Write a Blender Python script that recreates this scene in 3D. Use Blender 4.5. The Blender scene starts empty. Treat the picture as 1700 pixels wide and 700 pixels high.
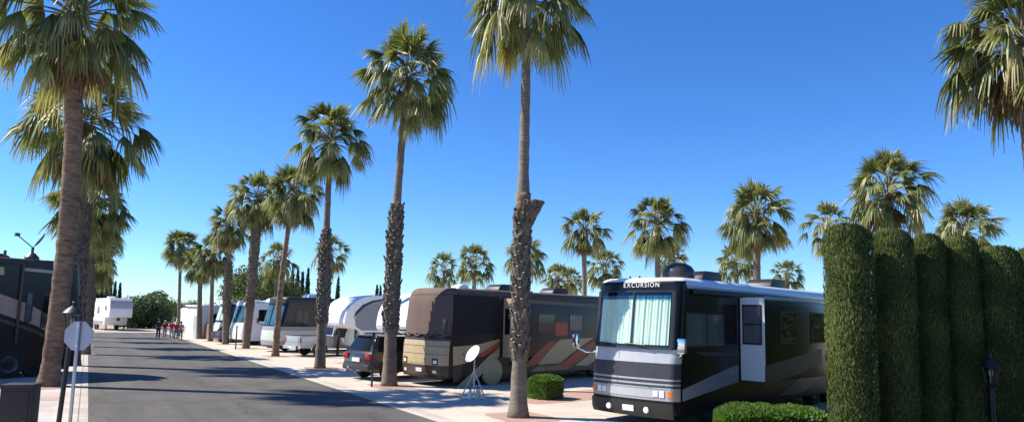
import bpy, bmesh, math, random
from mathutils import Vector, Matrix, noise

R = math.radians
PI = math.pi
scene = bpy.context.scene
COL = scene.collection

# ------------------------------------------------------------------ camera
CAM_H = 2.55
YAW = R(31.2)
TILT = R(6.5)
ROLL = math.atan(0.022)
FPX = 1150.0
SH = 0.1539 - math.tan(TILT)
HF = Vector((math.sin(YAW), math.cos(YAW), 0))
HR = Vector((math.cos(YAW), -math.sin(YAW), 0))
UPZ = Vector((0, 0, 1))
FWD = HF * math.cos(TILT) + UPZ * math.sin(TILT)
UP0 = HR.cross(FWD)
RT = HR * math.cos(ROLL) + UP0 * math.sin(ROLL)
UPV = UP0 * math.cos(ROLL) - HR * math.sin(ROLL)
EYE = Vector((0, 0, CAM_H))

cd = bpy.data.cameras.new('camera')
cam = bpy.data.objects.new('camera', cd)
COL.objects.link(cam)
m = Matrix((RT, UPV, -FWD)).transposed().to_4x4()
m.translation = EYE
cam.matrix_world = m
cd.sensor_fit = 'HORIZONTAL'
cd.sensor_width = 36.0
cd.lens = 36.0 * FPX / 1700.0
cd.shift_y = SH * FPX / 1700.0
cd.clip_start = 0.1
cd.clip_end = 3000
scene.camera = cam


def ray(px, py):
    return FWD + RT * ((px - 850) / FPX) + UPV * ((350 - py) / FPX + SH)


def ground(px, py, z=0.0):
    d = ray(px, py)
    t = (z - CAM_H) / d.z
    return EYE + d * t


def at_depth(px, py, depth):
    d = ray(px, py)
    return EYE + d * (depth / d.dot(HF))


def depth_of(p):
    return (Vector(p) - EYE).dot(HF)


# ------------------------------------------------------------------ materials
MATS = {}


def _base(name):
    mt = bpy.data.materials.new(name)
    mt.use_nodes = True
    nt = mt.node_tree
    return mt, nt, nt.nodes['Principled BSDF']


def mat(name, col, rough=0.6, metal=0.0, var=0.12, scale=6.0, bump=0.0, coat=0.0, spec=0.5, stretch=(1, 1, 1), dirt=0.0, dirtcol=(.2, .16, .11)):
    if name in MATS:
        return MATS[name]
    mt, nt, b = _base(name)
    n, l = nt.nodes, nt.links
    tc = n.new('ShaderNodeTexCoord')
    mp = n.new('ShaderNodeMapping')
    mp.inputs['Scale'].default_value = stretch
    l.new(tc.outputs['Object'], mp.inputs[0])
    nz = n.new('ShaderNodeTexNoise')
    nz.inputs['Scale'].default_value = scale
    nz.inputs['Detail'].default_value = 6
    l.new(mp.outputs[0], nz.inputs['Vector'])
    ramp = n.new('ShaderNodeValToRGB')
    ramp.color_ramp.elements[0].position = 0.3
    ramp.color_ramp.elements[1].position = 0.7
    lo = [c * (1 - var) for c in col]
    hi = [min(1, c * (1 + var)) for c in col]
    ramp.color_ramp.elements[0].color = (*lo, 1)
    ramp.color_ramp.elements[1].color = (*hi, 1)
    l.new(nz.outputs['Fac'], ramp.inputs[0])
    out = ramp.outputs[0]
    if dirt > 0:
        n2 = n.new('ShaderNodeTexNoise')
        n2.inputs['Scale'].default_value = 1.3
        n2.inputs['Detail'].default_value = 8
        l.new(mp.outputs[0], n2.inputs['Vector'])
        mr = n.new('ShaderNodeMapRange')
        mr.inputs['From Min'].default_value = 0.45
        mr.inputs['From Max'].default_value = 0.75
        mr.inputs['To Max'].default_value = dirt
        l.new(n2.outputs['Fac'], mr.inputs[0])
        mx = n.new('ShaderNodeMixRGB')
        mx.inputs[2].default_value = (*dirtcol, 1)
        l.new(mr.outputs[0], mx.inputs[0])
        l.new(out, mx.inputs[1])
        out = mx.outputs[0]
    l.new(out, b.inputs['Base Color'])
    b.inputs['Roughness'].default_value = rough
    b.inputs['Metallic'].default_value = metal
    b.inputs['Specular IOR Level'].default_value = spec
    if coat:
        b.inputs['Coat Weight'].default_value = coat
        b.inputs['Coat Roughness'].default_value = 0.08
    if bump:
        bp = n.new('ShaderNodeBump')
        bp.inputs['Strength'].default_value = bump
        bp.inputs['Distance'].default_value = 0.03
        l.new(nz.outputs['Fac'], bp.inputs['Height'])
        l.new(bp.outputs[0], b.inputs['Normal'])
    MATS[name] = mt
    return mt


def leaf_mat(name, lo, hi, old, trans=0.25, rough=0.42, spec=0.5):
    """foliage: colour goes from lo to hi with the leaf's own 'tint', past 0.8 to the old leaf colour"""
    mt, nt, b = _base(name)
    n, l = nt.nodes, nt.links
    at = n.new('ShaderNodeAttribute')
    at.attribute_name = 'tint'
    ramp = n.new('ShaderNodeValToRGB')
    e = ramp.color_ramp.elements
    e[0].position = 0.0
    e[0].color = (*lo, 1)
    e[1].position = 0.7
    e[1].color = (*hi, 1)
    e2 = e.new(1.0)
    e2.color = (*old, 1)
    l.new(at.outputs['Fac'], ramp.inputs[0])
    l.new(ramp.outputs[0], b.inputs['Base Color'])
    b.inputs['Roughness'].default_value = rough
    b.inputs['Specular IOR Level'].default_value = spec
    tr = n.new('ShaderNodeBsdfTranslucent')
    g = n.new('ShaderNodeMixRGB')
    g.blend_type = 'MULTIPLY'
    g.inputs[0].default_value = 1
    g.inputs[2].default_value = (1.5, 1.7, 0.7, 1)
    l.new(ramp.outputs[0], g.inputs[1])
    l.new(g.outputs[0], tr.inputs['Color'])
    mx = n.new('ShaderNodeMixShader')
    mx.inputs[0].default_value = trans
    l.new(b.outputs[0], mx.inputs[1])
    l.new(tr.outputs[0], mx.inputs[2])
    l.new(mx.outputs[0], n['Material Output'].inputs['Surface'])
    MATS[name] = mt
    return mt


def glass_mat(name, tint, amount=0.9):
    """see-through tinted glass: tinted transparency under a mirror-like coat"""
    mt, nt, b = _base(name)
    n, l = nt.nodes, nt.links
    tr = n.new('ShaderNodeBsdfTransparent')
    tr.inputs[0].default_value = (*tint, 1)
    gl = n.new('ShaderNodeBsdfGlossy')
    gl.inputs['Roughness'].default_value = 0.03
    gl.inputs[0].default_value = (1, 1, 1, 1)
    lw = n.new('ShaderNodeLayerWeight')
    lw.inputs['Blend'].default_value = .5
    pw = n.new('ShaderNodeMath')
    pw.operation = 'POWER'
    pw.inputs[1].default_value = 4
    l.new(lw.outputs['Facing'], pw.inputs[0])
    fr = n.new('ShaderNodeMath')
    fr.operation = 'MULTIPLY_ADD'
    fr.inputs[1].default_value = .8
    fr.inputs[2].default_value = .045
    l.new(pw.outputs[0], fr.inputs[0])
    mx = n.new('ShaderNodeMixShader')
    l.new(fr.outputs[0], mx.inputs[0])
    l.new(tr.outputs[0], mx.inputs[1])
    l.new(gl.outputs[0], mx.inputs[2])
    l.new(mx.outputs[0], n['Material Output'].inputs['Surface'])
    MATS[name] = mt
    return mt


def asphalt_mat():
    mt, nt, b = _base('asphalt')
    n, l = nt.nodes, nt.links
    tc = n.new('ShaderNodeTexCoord')

    def noise_n(scale, detail=8, rough=.6, stretch=None):
        x = n.new('ShaderNodeTexNoise')
        x.inputs['Scale'].default_value = scale
        x.inputs['Detail'].default_value = detail
        x.inputs['Roughness'].default_value = rough
        if stretch:
            mp = n.new('ShaderNodeMapping')
            mp.inputs['Scale'].default_value = stretch
            l.new(tc.outputs['Object'], mp.inputs[0])
            l.new(mp.outputs[0], x.inputs['Vector'])
        else:
            l.new(tc.outputs['Object'], x.inputs['Vector'])
        return x
    fine = noise_n(60, 4)
    big = noise_n(0.5, 6)
    streak = noise_n(1.2, 6, .6, (1.0, .07, 1))
    r1 = n.new('ShaderNodeValToRGB')
    r1.color_ramp.elements[0].position = .25
    r1.color_ramp.elements[1].position = .75
    r1.color_ramp.elements[0].color = (.058, .052, .044, 1)
    r1.color_ramp.elements[1].color = (.098, .088, .076, 1)
    l.new(fine.outputs['Fac'], r1.inputs[0])
    a = n.new('ShaderNodeMixRGB')
    a.blend_type = 'OVERLAY'
    a.inputs[0].default_value = .7
    l.new(r1.outputs[0], a.inputs[1])
    l.new(big.outputs['Fac'], a.inputs[2])
    c = n.new('ShaderNodeMixRGB')
    c.blend_type = 'OVERLAY'
    c.inputs[0].default_value = .6
    l.new(a.outputs[0], c.inputs[1])
    l.new(streak.outputs['Fac'], c.inputs[2])
    # fine cracks
    vo = n.new('ShaderNodeTexVoronoi')
    vo.feature = 'DISTANCE_TO_EDGE'
    vo.inputs['Scale'].default_value = .28
    wob = noise_n(1.1, 5)
    ad = n.new('ShaderNodeMixRGB')
    ad.blend_type = 'ADD'
    ad.inputs[0].default_value = .9
    l.new(tc.outputs['Object'], ad.inputs[1])
    l.new(wob.outputs['Color'], ad.inputs[2])
    l.new(ad.outputs[0], vo.inputs['Vector'])
    lt = n.new('ShaderNodeMapRange')
    lt.inputs['From Min'].default_value = .0
    lt.inputs['From Max'].default_value = .012
    lt.inputs['To Min'].default_value = .55
    lt.inputs['To Max'].default_value = 1
    l.new(vo.outputs['Distance'], lt.inputs[0])
    mul = n.new('ShaderNodeMixRGB')
    mul.blend_type = 'MULTIPLY'
    mul.inputs[0].default_value = 1
    l.new(c.outputs[0], mul.inputs[1])
    l.new(lt.outputs[0], mul.inputs[2])
    l.new(mul.outputs[0], b.inputs['Base Color'])
    b.inputs['Roughness'].default_value = .85
    bp = n.new('ShaderNodeBump')
    bp.inputs['Strength'].default_value = .4
    bp.inputs['Distance'].default_value = .01
    l.new(fine.outputs['Fac'], bp.inputs['Height'])
    l.new(bp.outputs[0], b.inputs['Normal'])
    return mt


def concrete_mat(name, col, jx, jy, col2=None, jw=0.02):
    """concrete with sawn joints every jx by jy metres, stains and grain"""
    mt, nt, b = _base(name)
    n, l = nt.nodes, nt.links
    tc = n.new('ShaderNodeTexCoord')
    fine = n.new('ShaderNodeTexNoise')
    fine.inputs['Scale'].default_value = 25
    fine.inputs['Detail'].default_value = 6
    l.new(tc.outputs['Object'], fine.inputs['Vector'])
    big = n.new('ShaderNodeTexNoise')
    big.inputs['Scale'].default_value = .8
    big.inputs['Detail'].default_value = 8
    l.new(tc.outputs['Object'], big.inputs['Vector'])
    r1 = n.new('ShaderNodeValToRGB')
    r1.color_ramp.elements[0].position = .3
    r1.color_ramp.elements[1].position = .68
    c2 = col2 or [c * .8 for c in col]
    r1.color_ramp.elements[0].color = (*c2, 1)
    r1.color_ramp.elements[1].color = (*col, 1)
    l.new(big.outputs['Fac'], r1.inputs[0])
    a = n.new('ShaderNodeMixRGB')
    a.blend_type = 'OVERLAY'
    a.inputs[0].default_value = .3
    l.new(r1.outputs[0], a.inputs[1])
    l.new(fine.outputs['Fac'], a.inputs[2])
    sep = n.new('ShaderNodeSeparateXYZ')
    l.new(tc.outputs['Object'], sep.inputs[0])
    last = None
    for ax, j in (('X', jx), ('Y', jy)):
        md = n.new('ShaderNodeMath')
        md.operation = 'PINGPONG'
        md.inputs[1].default_value = j / 2
        l.new(sep.outputs[ax], md.inputs[0])
        lt = n.new('ShaderNodeMath')
        lt.operation = 'GREATER_THAN'
        lt.inputs[1].default_value = jw / 2
        l.new(md.outputs[0], lt.inputs[0])
        if last is None:
            last = lt
        else:
            mm = n.new('ShaderNodeMath')
            mm.operation = 'MULTIPLY'
            l.new(last.outputs[0], mm.inputs[0])
            l.new(lt.outputs[0], mm.inputs[1])
            last = mm
    mr = n.new('ShaderNodeMapRange')
    mr.inputs['To Min'].default_value = .42
    l.new(last.outputs[0], mr.inputs[0])
    mul = n.new('ShaderNodeMixRGB')
    mul.blend_type = 'MULTIPLY'
    mul.inputs[0].default_value = 1
    l.new(a.outputs[0], mul.inputs[1])
    l.new(mr.outputs[0], mul.inputs[2])
    sp = n.new('ShaderNodeTexNoise')
    sp.inputs['Scale'].default_value = 1.7
    sp.inputs['Detail'].default_value = 10
    sp.inputs['Roughness'].default_value = .7
    l.new(tc.outputs['Object'], sp.inputs['Vector'])
    sm = n.new('ShaderNodeMapRange')
    sm.inputs['From Min'].default_value = .56
    sm.inputs['From Max'].default_value = .72
    sm.inputs['To Max'].default_value = .45
    l.new(sp.outputs['Fac'], sm.inputs[0])
    st = n.new('ShaderNodeMixRGB')
    st.inputs[2].default_value = (col[0] * .35, col[1] * .32, col[2] * .28, 1)
    l.new(sm.outputs[0], st.inputs[0])
    l.new(mul.outputs[0], st.inputs[1])
    l.new(st.outputs[0], b.inputs['Base Color'])
    b.inputs['Roughness'].default_value = .8
    bp = n.new('ShaderNodeBump')
    bp.inputs['Strength'].default_value = .25
    bp.inputs['Distance'].default_value = .01
    l.new(fine.outputs['Fac'], bp.inputs['Height'])
    l.new(bp.outputs[0], b.inputs['Normal'])
    return mt


def bark_mat(name, col, ring=14.0, var=.35):
    mt, nt, b = _base(name)
    n, l = nt.nodes, nt.links
    tc = n.new('ShaderNodeTexCoord')
    mp = n.new('ShaderNodeMapping')
    mp.inputs['Scale'].default_value = (3, 3, ring)
    l.new(tc.outputs['Object'], mp.inputs[0])
    nz = n.new('ShaderNodeTexNoise')
    nz.inputs['Scale'].default_value = 1.0
    nz.inputs['Detail'].default_value = 7
    nz.inputs['Roughness'].default_value = .65
    l.new(mp.outputs[0], nz.inputs['Vector'])
    n2 = n.new('ShaderNodeTexNoise')
    n2.inputs['Scale'].default_value = 1.2
    n2.inputs['Detail'].default_value = 3
    l.new(tc.outputs['Object'], n2.inputs['Vector'])
    ramp = n.new('ShaderNodeValToRGB')
    e = ramp.color_ramp.elements
    e[0].position, e[1].position = .3, .72
    e[0].color = (*[c * (1 - var) for c in col], 1)
    e[1].color = (*[c * (1 + var) for c in col], 1)
    l.new(nz.outputs['Fac'], ramp.inputs[0])
    ov = n.new('ShaderNodeMixRGB')
    ov.blend_type = 'OVERLAY'
    ov.inputs[0].default_value = .4
    l.new(ramp.outputs[0], ov.inputs[1])
    l.new(n2.outputs['Fac'], ov.inputs[2])
    l.new(ov.outputs[0], b.inputs['Base Color'])
    b.inputs['Roughness'].default_value = .9
    b.inputs['Specular IOR Level'].default_value = .2
    bp = n.new('ShaderNodeBump')
    bp.inputs['Strength'].default_value = .8
    bp.inputs['Distance'].default_value = .03
    l.new(nz.outputs['Fac'], bp.inputs['Height'])
    l.new(bp.outputs[0], b.inputs['Normal'])
    MATS[name] = mt
    return mt


# ------------------------------------------------------------------ mesh builder
class MB:
    def __init__(self):
        self.v, self.f, self.mi, self.tint = [], [], [], []

    def face(self, idx, mi=0, tint=0.5):
        self.f.append(tuple(idx))
        self.mi.append(mi)
        self.tint.append(tint)

    def quad(self, a, b, c, d, mi=0, tint=.5):
        k = len(self.v)
        self.v += [tuple(a), tuple(b), tuple(c), tuple(d)]
        self.face((k, k + 1, k + 2, k + 3), mi, tint)

    def poly(self, pts, mi=0, tint=.5):
        k = len(self.v)
        self.v += [tuple(p) for p in pts]
        self.face(range(k, k + len(pts)), mi, tint)

    def box(self, x0, x1, y0, y1, z0, z1, mi=0):
        k = len(self.v)
        self.v += [(x0, y0, z0), (x1, y0, z0), (x1, y1, z0), (x0, y1, z0), (x0, y0, z1), (x1, y0, z1), (x1, y1, z1), (x0, y1, z1)]
        for q in ((0, 3, 2, 1), (4, 5, 6, 7), (0, 1, 5, 4), (1, 2, 6, 5), (2, 3, 7, 6), (3, 0, 4, 7)):
            self.face([k + i for i in q], mi)
        return self

    def tube(self, pts, radii, n=8, mi=0, caps=True, jitter=0.0, rnd=None):
        pts = [Vector(p) for p in pts]
        if not isinstance(radii, (list, tuple)):
            radii = [radii] * len(pts)
        k0 = len(self.v)
        prev = None
        for i, p in enumerate(pts):
            d = (pts[min(i + 1, len(pts) - 1)] - pts[max(i - 1, 0)]).normalized()
            if prev is None:
                a = d.orthogonal().normalized()
            else:
                a = (prev - d * prev.dot(d)).normalized()
            prev = a
            b = d.cross(a)
            for j in range(n):
                t = 2 * PI * j / n
                r = radii[i] * (1 + (rnd.uniform(-jitter, jitter) if rnd else 0))
                self.v.append(tuple(p + (a * math.cos(t) + b * math.sin(t)) * r))
        for i in range(len(pts) - 1):
            for j in range(n):
                a0 = k0 + i * n + j
                a1 = k0 + i * n + (j + 1) % n
                self.face((a0, a1, a1 + n, a0 + n), mi)
        if caps:
            self.face([k0 + j for j in range(n)][::-1], mi)
            e = k0 + (len(pts) - 1) * n
            self.face([e + j for j in range(n)], mi)
        return self

    def lathe(self, prof, n=24, c=(0, 0, 0), axis='Z', mi=0):
        """prof: (radius, height) pairs round an axis through c"""
        k0 = len(self.v)
        for r, h in prof:
            for j in range(n):
                t = 2 * PI * j / n
                p = (r * math.cos(t), r * math.sin(t), h)
                if axis == 'Y':
                    p = (p[0], p[2], p[1])
                elif axis == 'X':
                    p = (p[2], p[0], p[1])
                self.v.append((p[0] + c[0], p[1] + c[1], p[2] + c[2]))
        for i in range(len(prof) - 1):
            for j in range(n):
                a0 = k0 + i * n + j
                a1 = k0 + i * n + (j + 1) % n
                self.face((a0, a1, a1 + n, a0 + n), mi)
        for i, rev in ((0, True), (len(prof) - 1, False)):
            if prof[i][0] > 1e-4:
                ids = [k0 + i * n + j for j in range(n)]
                self.face(ids[::-1] if rev else ids, mi)
        return self

    def prism(self, poly, y0, y1, mi=0, mside=None):
        """polygon in the x-z plane, extruded from y0 to y1"""
        k = len(self.v)
        n = len(poly)
        self.v += [(x, y0, z) for x, z in poly] + [(x, y1, z) for x, z in poly]
        self.face(range(k, k + n), mi)
        self.face([k + n + i for i in range(n)][::-1], mi)
        for i in range(n):
            j = (i + 1) % n
            self.face((k + i, k + n + i, k + n + j, k + j), mi if mside is None else mside)
        return self

    def build(self, name, mats, parent=None, smooth=False, bevel=0.0, weld=False, use_tint=False, recalc=True, loc=None, angle=None):
        me = bpy.data.meshes.new(name)
        me.from_pydata(self.v, [], self.f)
        if not isinstance(mats, (list, tuple)):
            mats = [mats]
        for mm in mats:
            me.materials.append(mm)
        me.polygons.foreach_set('material_index', self.mi)
        if use_tint:
            a = me.attributes.new('tint', 'FLOAT', 'FACE')
            a.data.foreach_set('value', self.tint)
        if recalc or weld or bevel:
            bm = bmesh.new()
            bm.from_mesh(me)
            if weld:
                bmesh.ops.remove_doubles(bm, verts=bm.verts, dist=1e-4)
            if recalc:
                bmesh.ops.recalc_face_normals(bm, faces=bm.faces)
            if bevel:
                ed = [e for e in bm.edges if len(e.link_faces) == 2 and e.calc_face_angle(0) > R(28)]
                bmesh.ops.bevel(bm, geom=ed, offset=bevel, segments=2, profile=.6, affect='EDGES', clamp_overlap=True)
            bm.to_mesh(me)
            bm.free()
        if smooth or bevel:
            me.shade_smooth() if angle is None and smooth else None
            if angle is not None or (bevel and not smooth):
                me.shade_smooth()
                me.set_sharp_from_angle(angle=R(angle or 32))
        o = bpy.data.objects.new(name, me)
        COL.objects.link(o)
        if parent is not None:
            o.parent = parent
        if loc is not None:
            o.location = loc
        return o


def tag(o, label=None, cat=None, group=None, kind=None):
    if label:
        o['label'] = label
    if cat:
        o['category'] = cat
    if group:
        o['group'] = group
    if kind:
        o['kind'] = kind
    return o


def thing(name, label, cat, loc=(0, 0, 0), rz=0.0, group=None):
    o = bpy.data.objects.new(name, None)
    o.empty_display_size = .2
    COL.objects.link(o)
    o.location = loc
    o.rotation_euler = (0, 0, rz)
    return tag(o, label, cat, group)


def share(name, me, parent, loc=(0, 0, 0), rz=0, s=1.0):
    o = bpy.data.objects.new(name, me)
    COL.objects.link(o)
    o.parent = parent
    o.location = loc
    o.rotation_euler = (0, 0, rz)
    o.scale = (s, s, s) if not isinstance(s, tuple) else s
    return o


# ------------------------------------------------------------------ palette
M_ASPH = asphalt_mat()
M_CONC = concrete_mat('concrete', (.57, .495, .40), 3.0, 3.0, (.45, .39, .315))
M_KERB = concrete_mat('kerb_concrete', (.52, .455, .375), 50, 1.5, (.39, .34, .285), .03)
M_PAVE = concrete_mat('paving_concrete', (.52, .455, .40), 1.25, 1.5, (.40, .35, .31), .025)
M_PINK = mat('pink_pavers', (.40, .27, .22), .85, var=.2, scale=9, bump=.3)
M_GRAV = mat('red_gravel', (.40, .25, .195), .95, var=.5, scale=30, bump=.9)
M_DIRT = mat('tan_ground', (.36, .29, .22), .95, var=.25, scale=3, bump=.4)
M_BARK = bark_mat('palm_bark', (.20, .155, .115), 16)
M_BARKG = bark_mat('palm_bark_grey', (.205, .170, .135), 20)
M_BARKR = bark_mat('palm_bark_red', (.20, .135, .09), 9, .6)
M_BOOT = bark_mat('palm_boots', (.145, .118, .092), 6, .55)
M_TIP = bark_mat('palm_boot_tips', (.34, .30, .25), 6, .3)
M_PALM = leaf_mat('palm_leaf', (.055, .078, .022), (.25, .255, .095), (.42, .35, .17), .25, .45, .45)
M_DEAD = leaf_mat('dead_palm_leaf', (.13, .085, .045), (.22, .15, .085), (.30, .22, .13), .12, .7, .2)
M_CYP = leaf_mat('cypress_leaf', (.036, .056, .015), (.14, .168, .050), (.24, .21, .08), .03, .7, .08)
M_PENCIL = leaf_mat('pencil_cypress_leaf', (.016, .030, .014), (.030, .050, .022), (.045, .06, .03), .08, .7, .2)
M_HEDGE = leaf_mat('hedge_leaf', (.060, .115, .020), (.125, .21, .038), (.17, .22, .06), .25, .5, .4)
M_BUSH = leaf_mat('bush_leaf', (.030, .055, .016), (.065, .095, .028), (.12, .13, .05), .15, .6, .3)
M_OLIVE = leaf_mat('tree_leaf', (.055, .080, .028), (.11, .14, .05), (.19, .18, .09), .25, .6, .3)
M_WOOD = bark_mat('tree_bark', (.13, .10, .075), 3)
mat('petiole', (.19, .17, .07), .5, var=.2)

M_BLACK = mat('black_paint', (.009, .009, .010), .22, var=.1, spec=.35)
M_SATIN = mat('black_satin', (.016, .016, .017), .5, var=.2)
M_RUBBER = mat('tyre_rubber', (.018, .018, .018), .85, var=.2, bump=.2)
M_SILVER = mat('silver_paint', (.40, .405, .42), .30, .25, var=.06, coat=.4, dirt=.12, dirtcol=(.25, .22, .18))
M_PALE = mat('pale_silver_paint', (.45, .455, .46), .32, .1, var=.05, coat=.4, dirt=.1, dirtcol=(.3, .27, .22))
M_GUN = mat('gunmetal_paint', (.055, .055, .058), .35, .2, var=.08, spec=.4)
M_GREY = mat('grey_swoosh_paint', (.27, .28, .29), .4, .05, var=.06, spec=.35)
M_WHITE = mat('white_gelcoat', (.80, .80, .79), .3, var=.03, coat=.3, dirt=.10, dirtcol=(.55, .50, .42))
M_CREAM = mat('cream_paint', (.62, .57, .46), .35, var=.06, coat=.3)
M_TAN = mat('tan_paint', (.46, .36, .22), .4, var=.08, spec=.3, dirt=.15)
M_TAN2 = mat('tan_swoosh_paint', (.46, .36, .19), .4, var=.06, spec=.3)
M_BROWN = mat('brown_paint', (.070, .049, .034), .3, var=.08, spec=.4)
M_DKBROWN = mat('dark_brown_paint', (.028, .021, .016), .3, var=.1, spec=.35)
M_RUST = mat('rust_red_paint', (.40, .085, .025), .4, var=.08, spec=.3)
M_COVER = mat('brown_shade_cloth', (.125, .085, .068), .85, var=.16, scale=2.2, bump=.25, stretch=(1, 1, .35))
M_BCOVER = mat('black_shade_cloth', (.014, .013, .013), .9, var=.2, scale=3, bump=.2)
M_CHROME = mat('chrome', (.75, .76, .78), .12, 1.0, var=.02)
M_ALU = mat('bare_aluminium', (.33, .36, .42), .45, .6, var=.08, scale=2)
M_STEEL = mat('galvanised_steel', (.42, .43, .45), .45, .7, var=.12, scale=4)
M_DGLASS = mat('dark_glass', (.010, .012, .015), .06, var=.05, spec=.45)
M_BGLASS = mat('blue_glass', (.018, .040, .062), .05, var=.05, spec=.9)
M_FGLASS = mat('frosted_glass', (.10, .11, .12), .15, var=.2, scale=2)
M_MIRROR = mat('mirror', (.80, .84, .90), .05, .95, var=.01)
M_AMBER = mat('amber_lens', (.75, .22, .03), .2, var=.1)
M_RED = mat('red_lens', (.30, .012, .014), .2, var=.1)
M_LENS = mat('clear_lens', (.80, .80, .78), .12, var=.05, coat=.6)
M_PLATE = mat('number_plate', (.75, .75, .72), .5, var=.15, scale=30)
M_LETTER = mat('white_lettering', (.80, .80, .80), .4, var=.02)
M_CURT = mat('mint_curtain', (.66, .76, .66), .9, var=.08, scale=2, stretch=(1, 6, .3))
M_SHED = mat('white_siding', (.78, .77, .74), .6, var=.04)
M_ADOBE = mat('brown_boards', (.30, .205, .13), .8, var=.22, scale=5, bump=.3, stretch=(1, 1, .2))
M_SKYGLASS = mat('sky_tinted_windshield', (.035, .115, .165), .06, var=.2, scale=1.5, spec=.8)  # blue of the reflected sky put into the glass colour
M_DISH = mat('white_plastic', (.78, .78, .77), .4, var=.03)
M_YELLOW = mat('yellow_plastic', (.75, .60, .04), .4, var=.05)
M_SKIN = mat('skin', (.50, .32, .24), .6, var=.06)
M_HAIRD = mat('dark_hair', (.03, .02, .015), .6, var=.2)
M_HAIRG = mat('grey_hair', (.35, .34, .32), .6, var=.2)
M_BOXBR = mat('brown_cabinet_paint', (.026, .018, .013), .6, var=.2, scale=3, bump=.1)
M_SUV = mat('charcoal_paint', (.040, .039, .039), .28, .2, var=.05, coat=.6)
M_TRUCK = mat('silver_truck_paint', (.40, .41, .42), .3, .35, var=.05, coat=.6)
M_NAVY = mat('navy_paint', (.020, .025, .060), .28, .2, var=.05, coat=.6)
G_CLEAR = glass_mat('windscreen_glass', (.86, .95, .90))
G_TINT = glass_mat('tinted_glass', (.30, .36, .40))
G_BAND = glass_mat('sun_band_glass', (.16, .36, .52))
G_LAMP = glass_mat('lantern_glass', (.80, .80, .76))

# ------------------------------------------------------------------ world and sun
SUN_AZ = R(6)     # how far ahead of square-left of the view the sun stands
SUN_EL = R(46)
sd = HR * (-math.cos(SUN_AZ)) + HF * math.sin(SUN_AZ)
to_sun = (sd * math.cos(SUN_EL) + UPZ * math.sin(SUN_EL)).normalized()
w = bpy.data.worlds.new('World')
scene.world = w
w.use_nodes = True
nt = w.node_tree
bg = nt.nodes['Background']
sky = nt.nodes.new('ShaderNodeTexSky')
sky.sky_type = 'NISHITA'
sky.sun_disc = False
sky.sun_elevation = SUN_EL
sky.sun_rotation = math.atan2(to_sun.x, to_sun.y)
sky.altitude = 700
sky.air_density = 1.0
sky.dust_density = 0.0
sky.ozone_density = 3.0
hs = nt.nodes.new('ShaderNodeHueSaturation')
hs.inputs['Saturation'].default_value = 1.22
hs.inputs['Value'].default_value = 1.0
nt.links.new(sky.outputs[0], hs.inputs['Color'])
tn = nt.nodes.new('ShaderNodeMixRGB')
tn.blend_type = 'MULTIPLY'
tn.inputs[0].default_value = 1
tn.inputs[2].default_value = (.95, 1.28, 1.74, 1)
nt.links.new(hs.outputs[0], tn.inputs[1])
nt.links.new(tn.outputs[0], bg.inputs[0])
bg.inputs[1].default_value = 0.066
sl = bpy.data.lights.new('sun', 'SUN')
sl.energy = 5.0
sl.angle = R(0.5)
sl.color = (1.0, .93, .82)
so = bpy.data.objects.new('sun', sl)
COL.objects.link(so)
so.rotation_euler = (-to_sun).to_track_quat('-Z', 'Y').to_euler()
so.location = (0, 0, 60)
scene.view_settings.view_transform = 'Standard'
scene.view_settings.look = 'None'
scene.view_settings.exposure = 0.78
scene.view_settings.gamma = 1.0

# ------------------------------------------------------------------ ground
ROAD_X0, ROAD_X1, ROAD_END = 0.2, 7.45, 88.0


def sheet(name, pts, z, m_, label=None):
    mb = MB()
    mb.poly([(x, y, z) for x, y in pts])
    o = mb.build(name, m_)
    # normals up
    if o.data.polygons[0].normal.z < 0:
        o.data.flip_normals()
    tag(o, label, None, None, 'structure')
    return o


def rect(x0, x1, y0, y1):
    return [(x0, y0), (x1, y0), (x1, y1), (x0, y1)]


sheet('ground', rect(-900, 900, -300, 1500), 0, M_DIRT)
sheet('pavement', rect(ROAD_X1 + .45, 60, -30, ROAD_END), .008, M_CONC)
sheet('pavement', rect(-30, ROAD_X0 - .7, -30, ROAD_END), .008, M_PAVE)
sheet('road', rect(ROAD_X0, ROAD_X1, -30, ROAD_END), .012, M_ASPH)
mb = MB()
mb.box(ROAD_X0 - .7, ROAD_X0, -30, ROAD_END, -.05, .022)
tag(mb.build('kerb', M_KERB, bevel=.008), kind='structure')
mb = MB()
mb.box(ROAD_X1, ROAD_X1 + .45, -30, ROAD_END, -.05, .022)
tag(mb.build('kerb', M_KERB, bevel=.008), kind='structure')
mb = MB()
mb.box(-30, 60, ROAD_END + .002, ROAD_END + 2.0, -.05, .024)
tag(mb.build('kerb', M_KERB, bevel=.008), kind='structure')
# pinkish paver strips across the left pavement, at each palm
for y0 in (14.0, 23.2, 26.4, 35.6, 44.8):
    sheet('path', rect(-14, ROAD_X0 - .705, y0, y0 + .75), .012, M_PINK)

# ------------------------------------------------------------------ palms
CROWNS, SKIRTS = {}, {}


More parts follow.
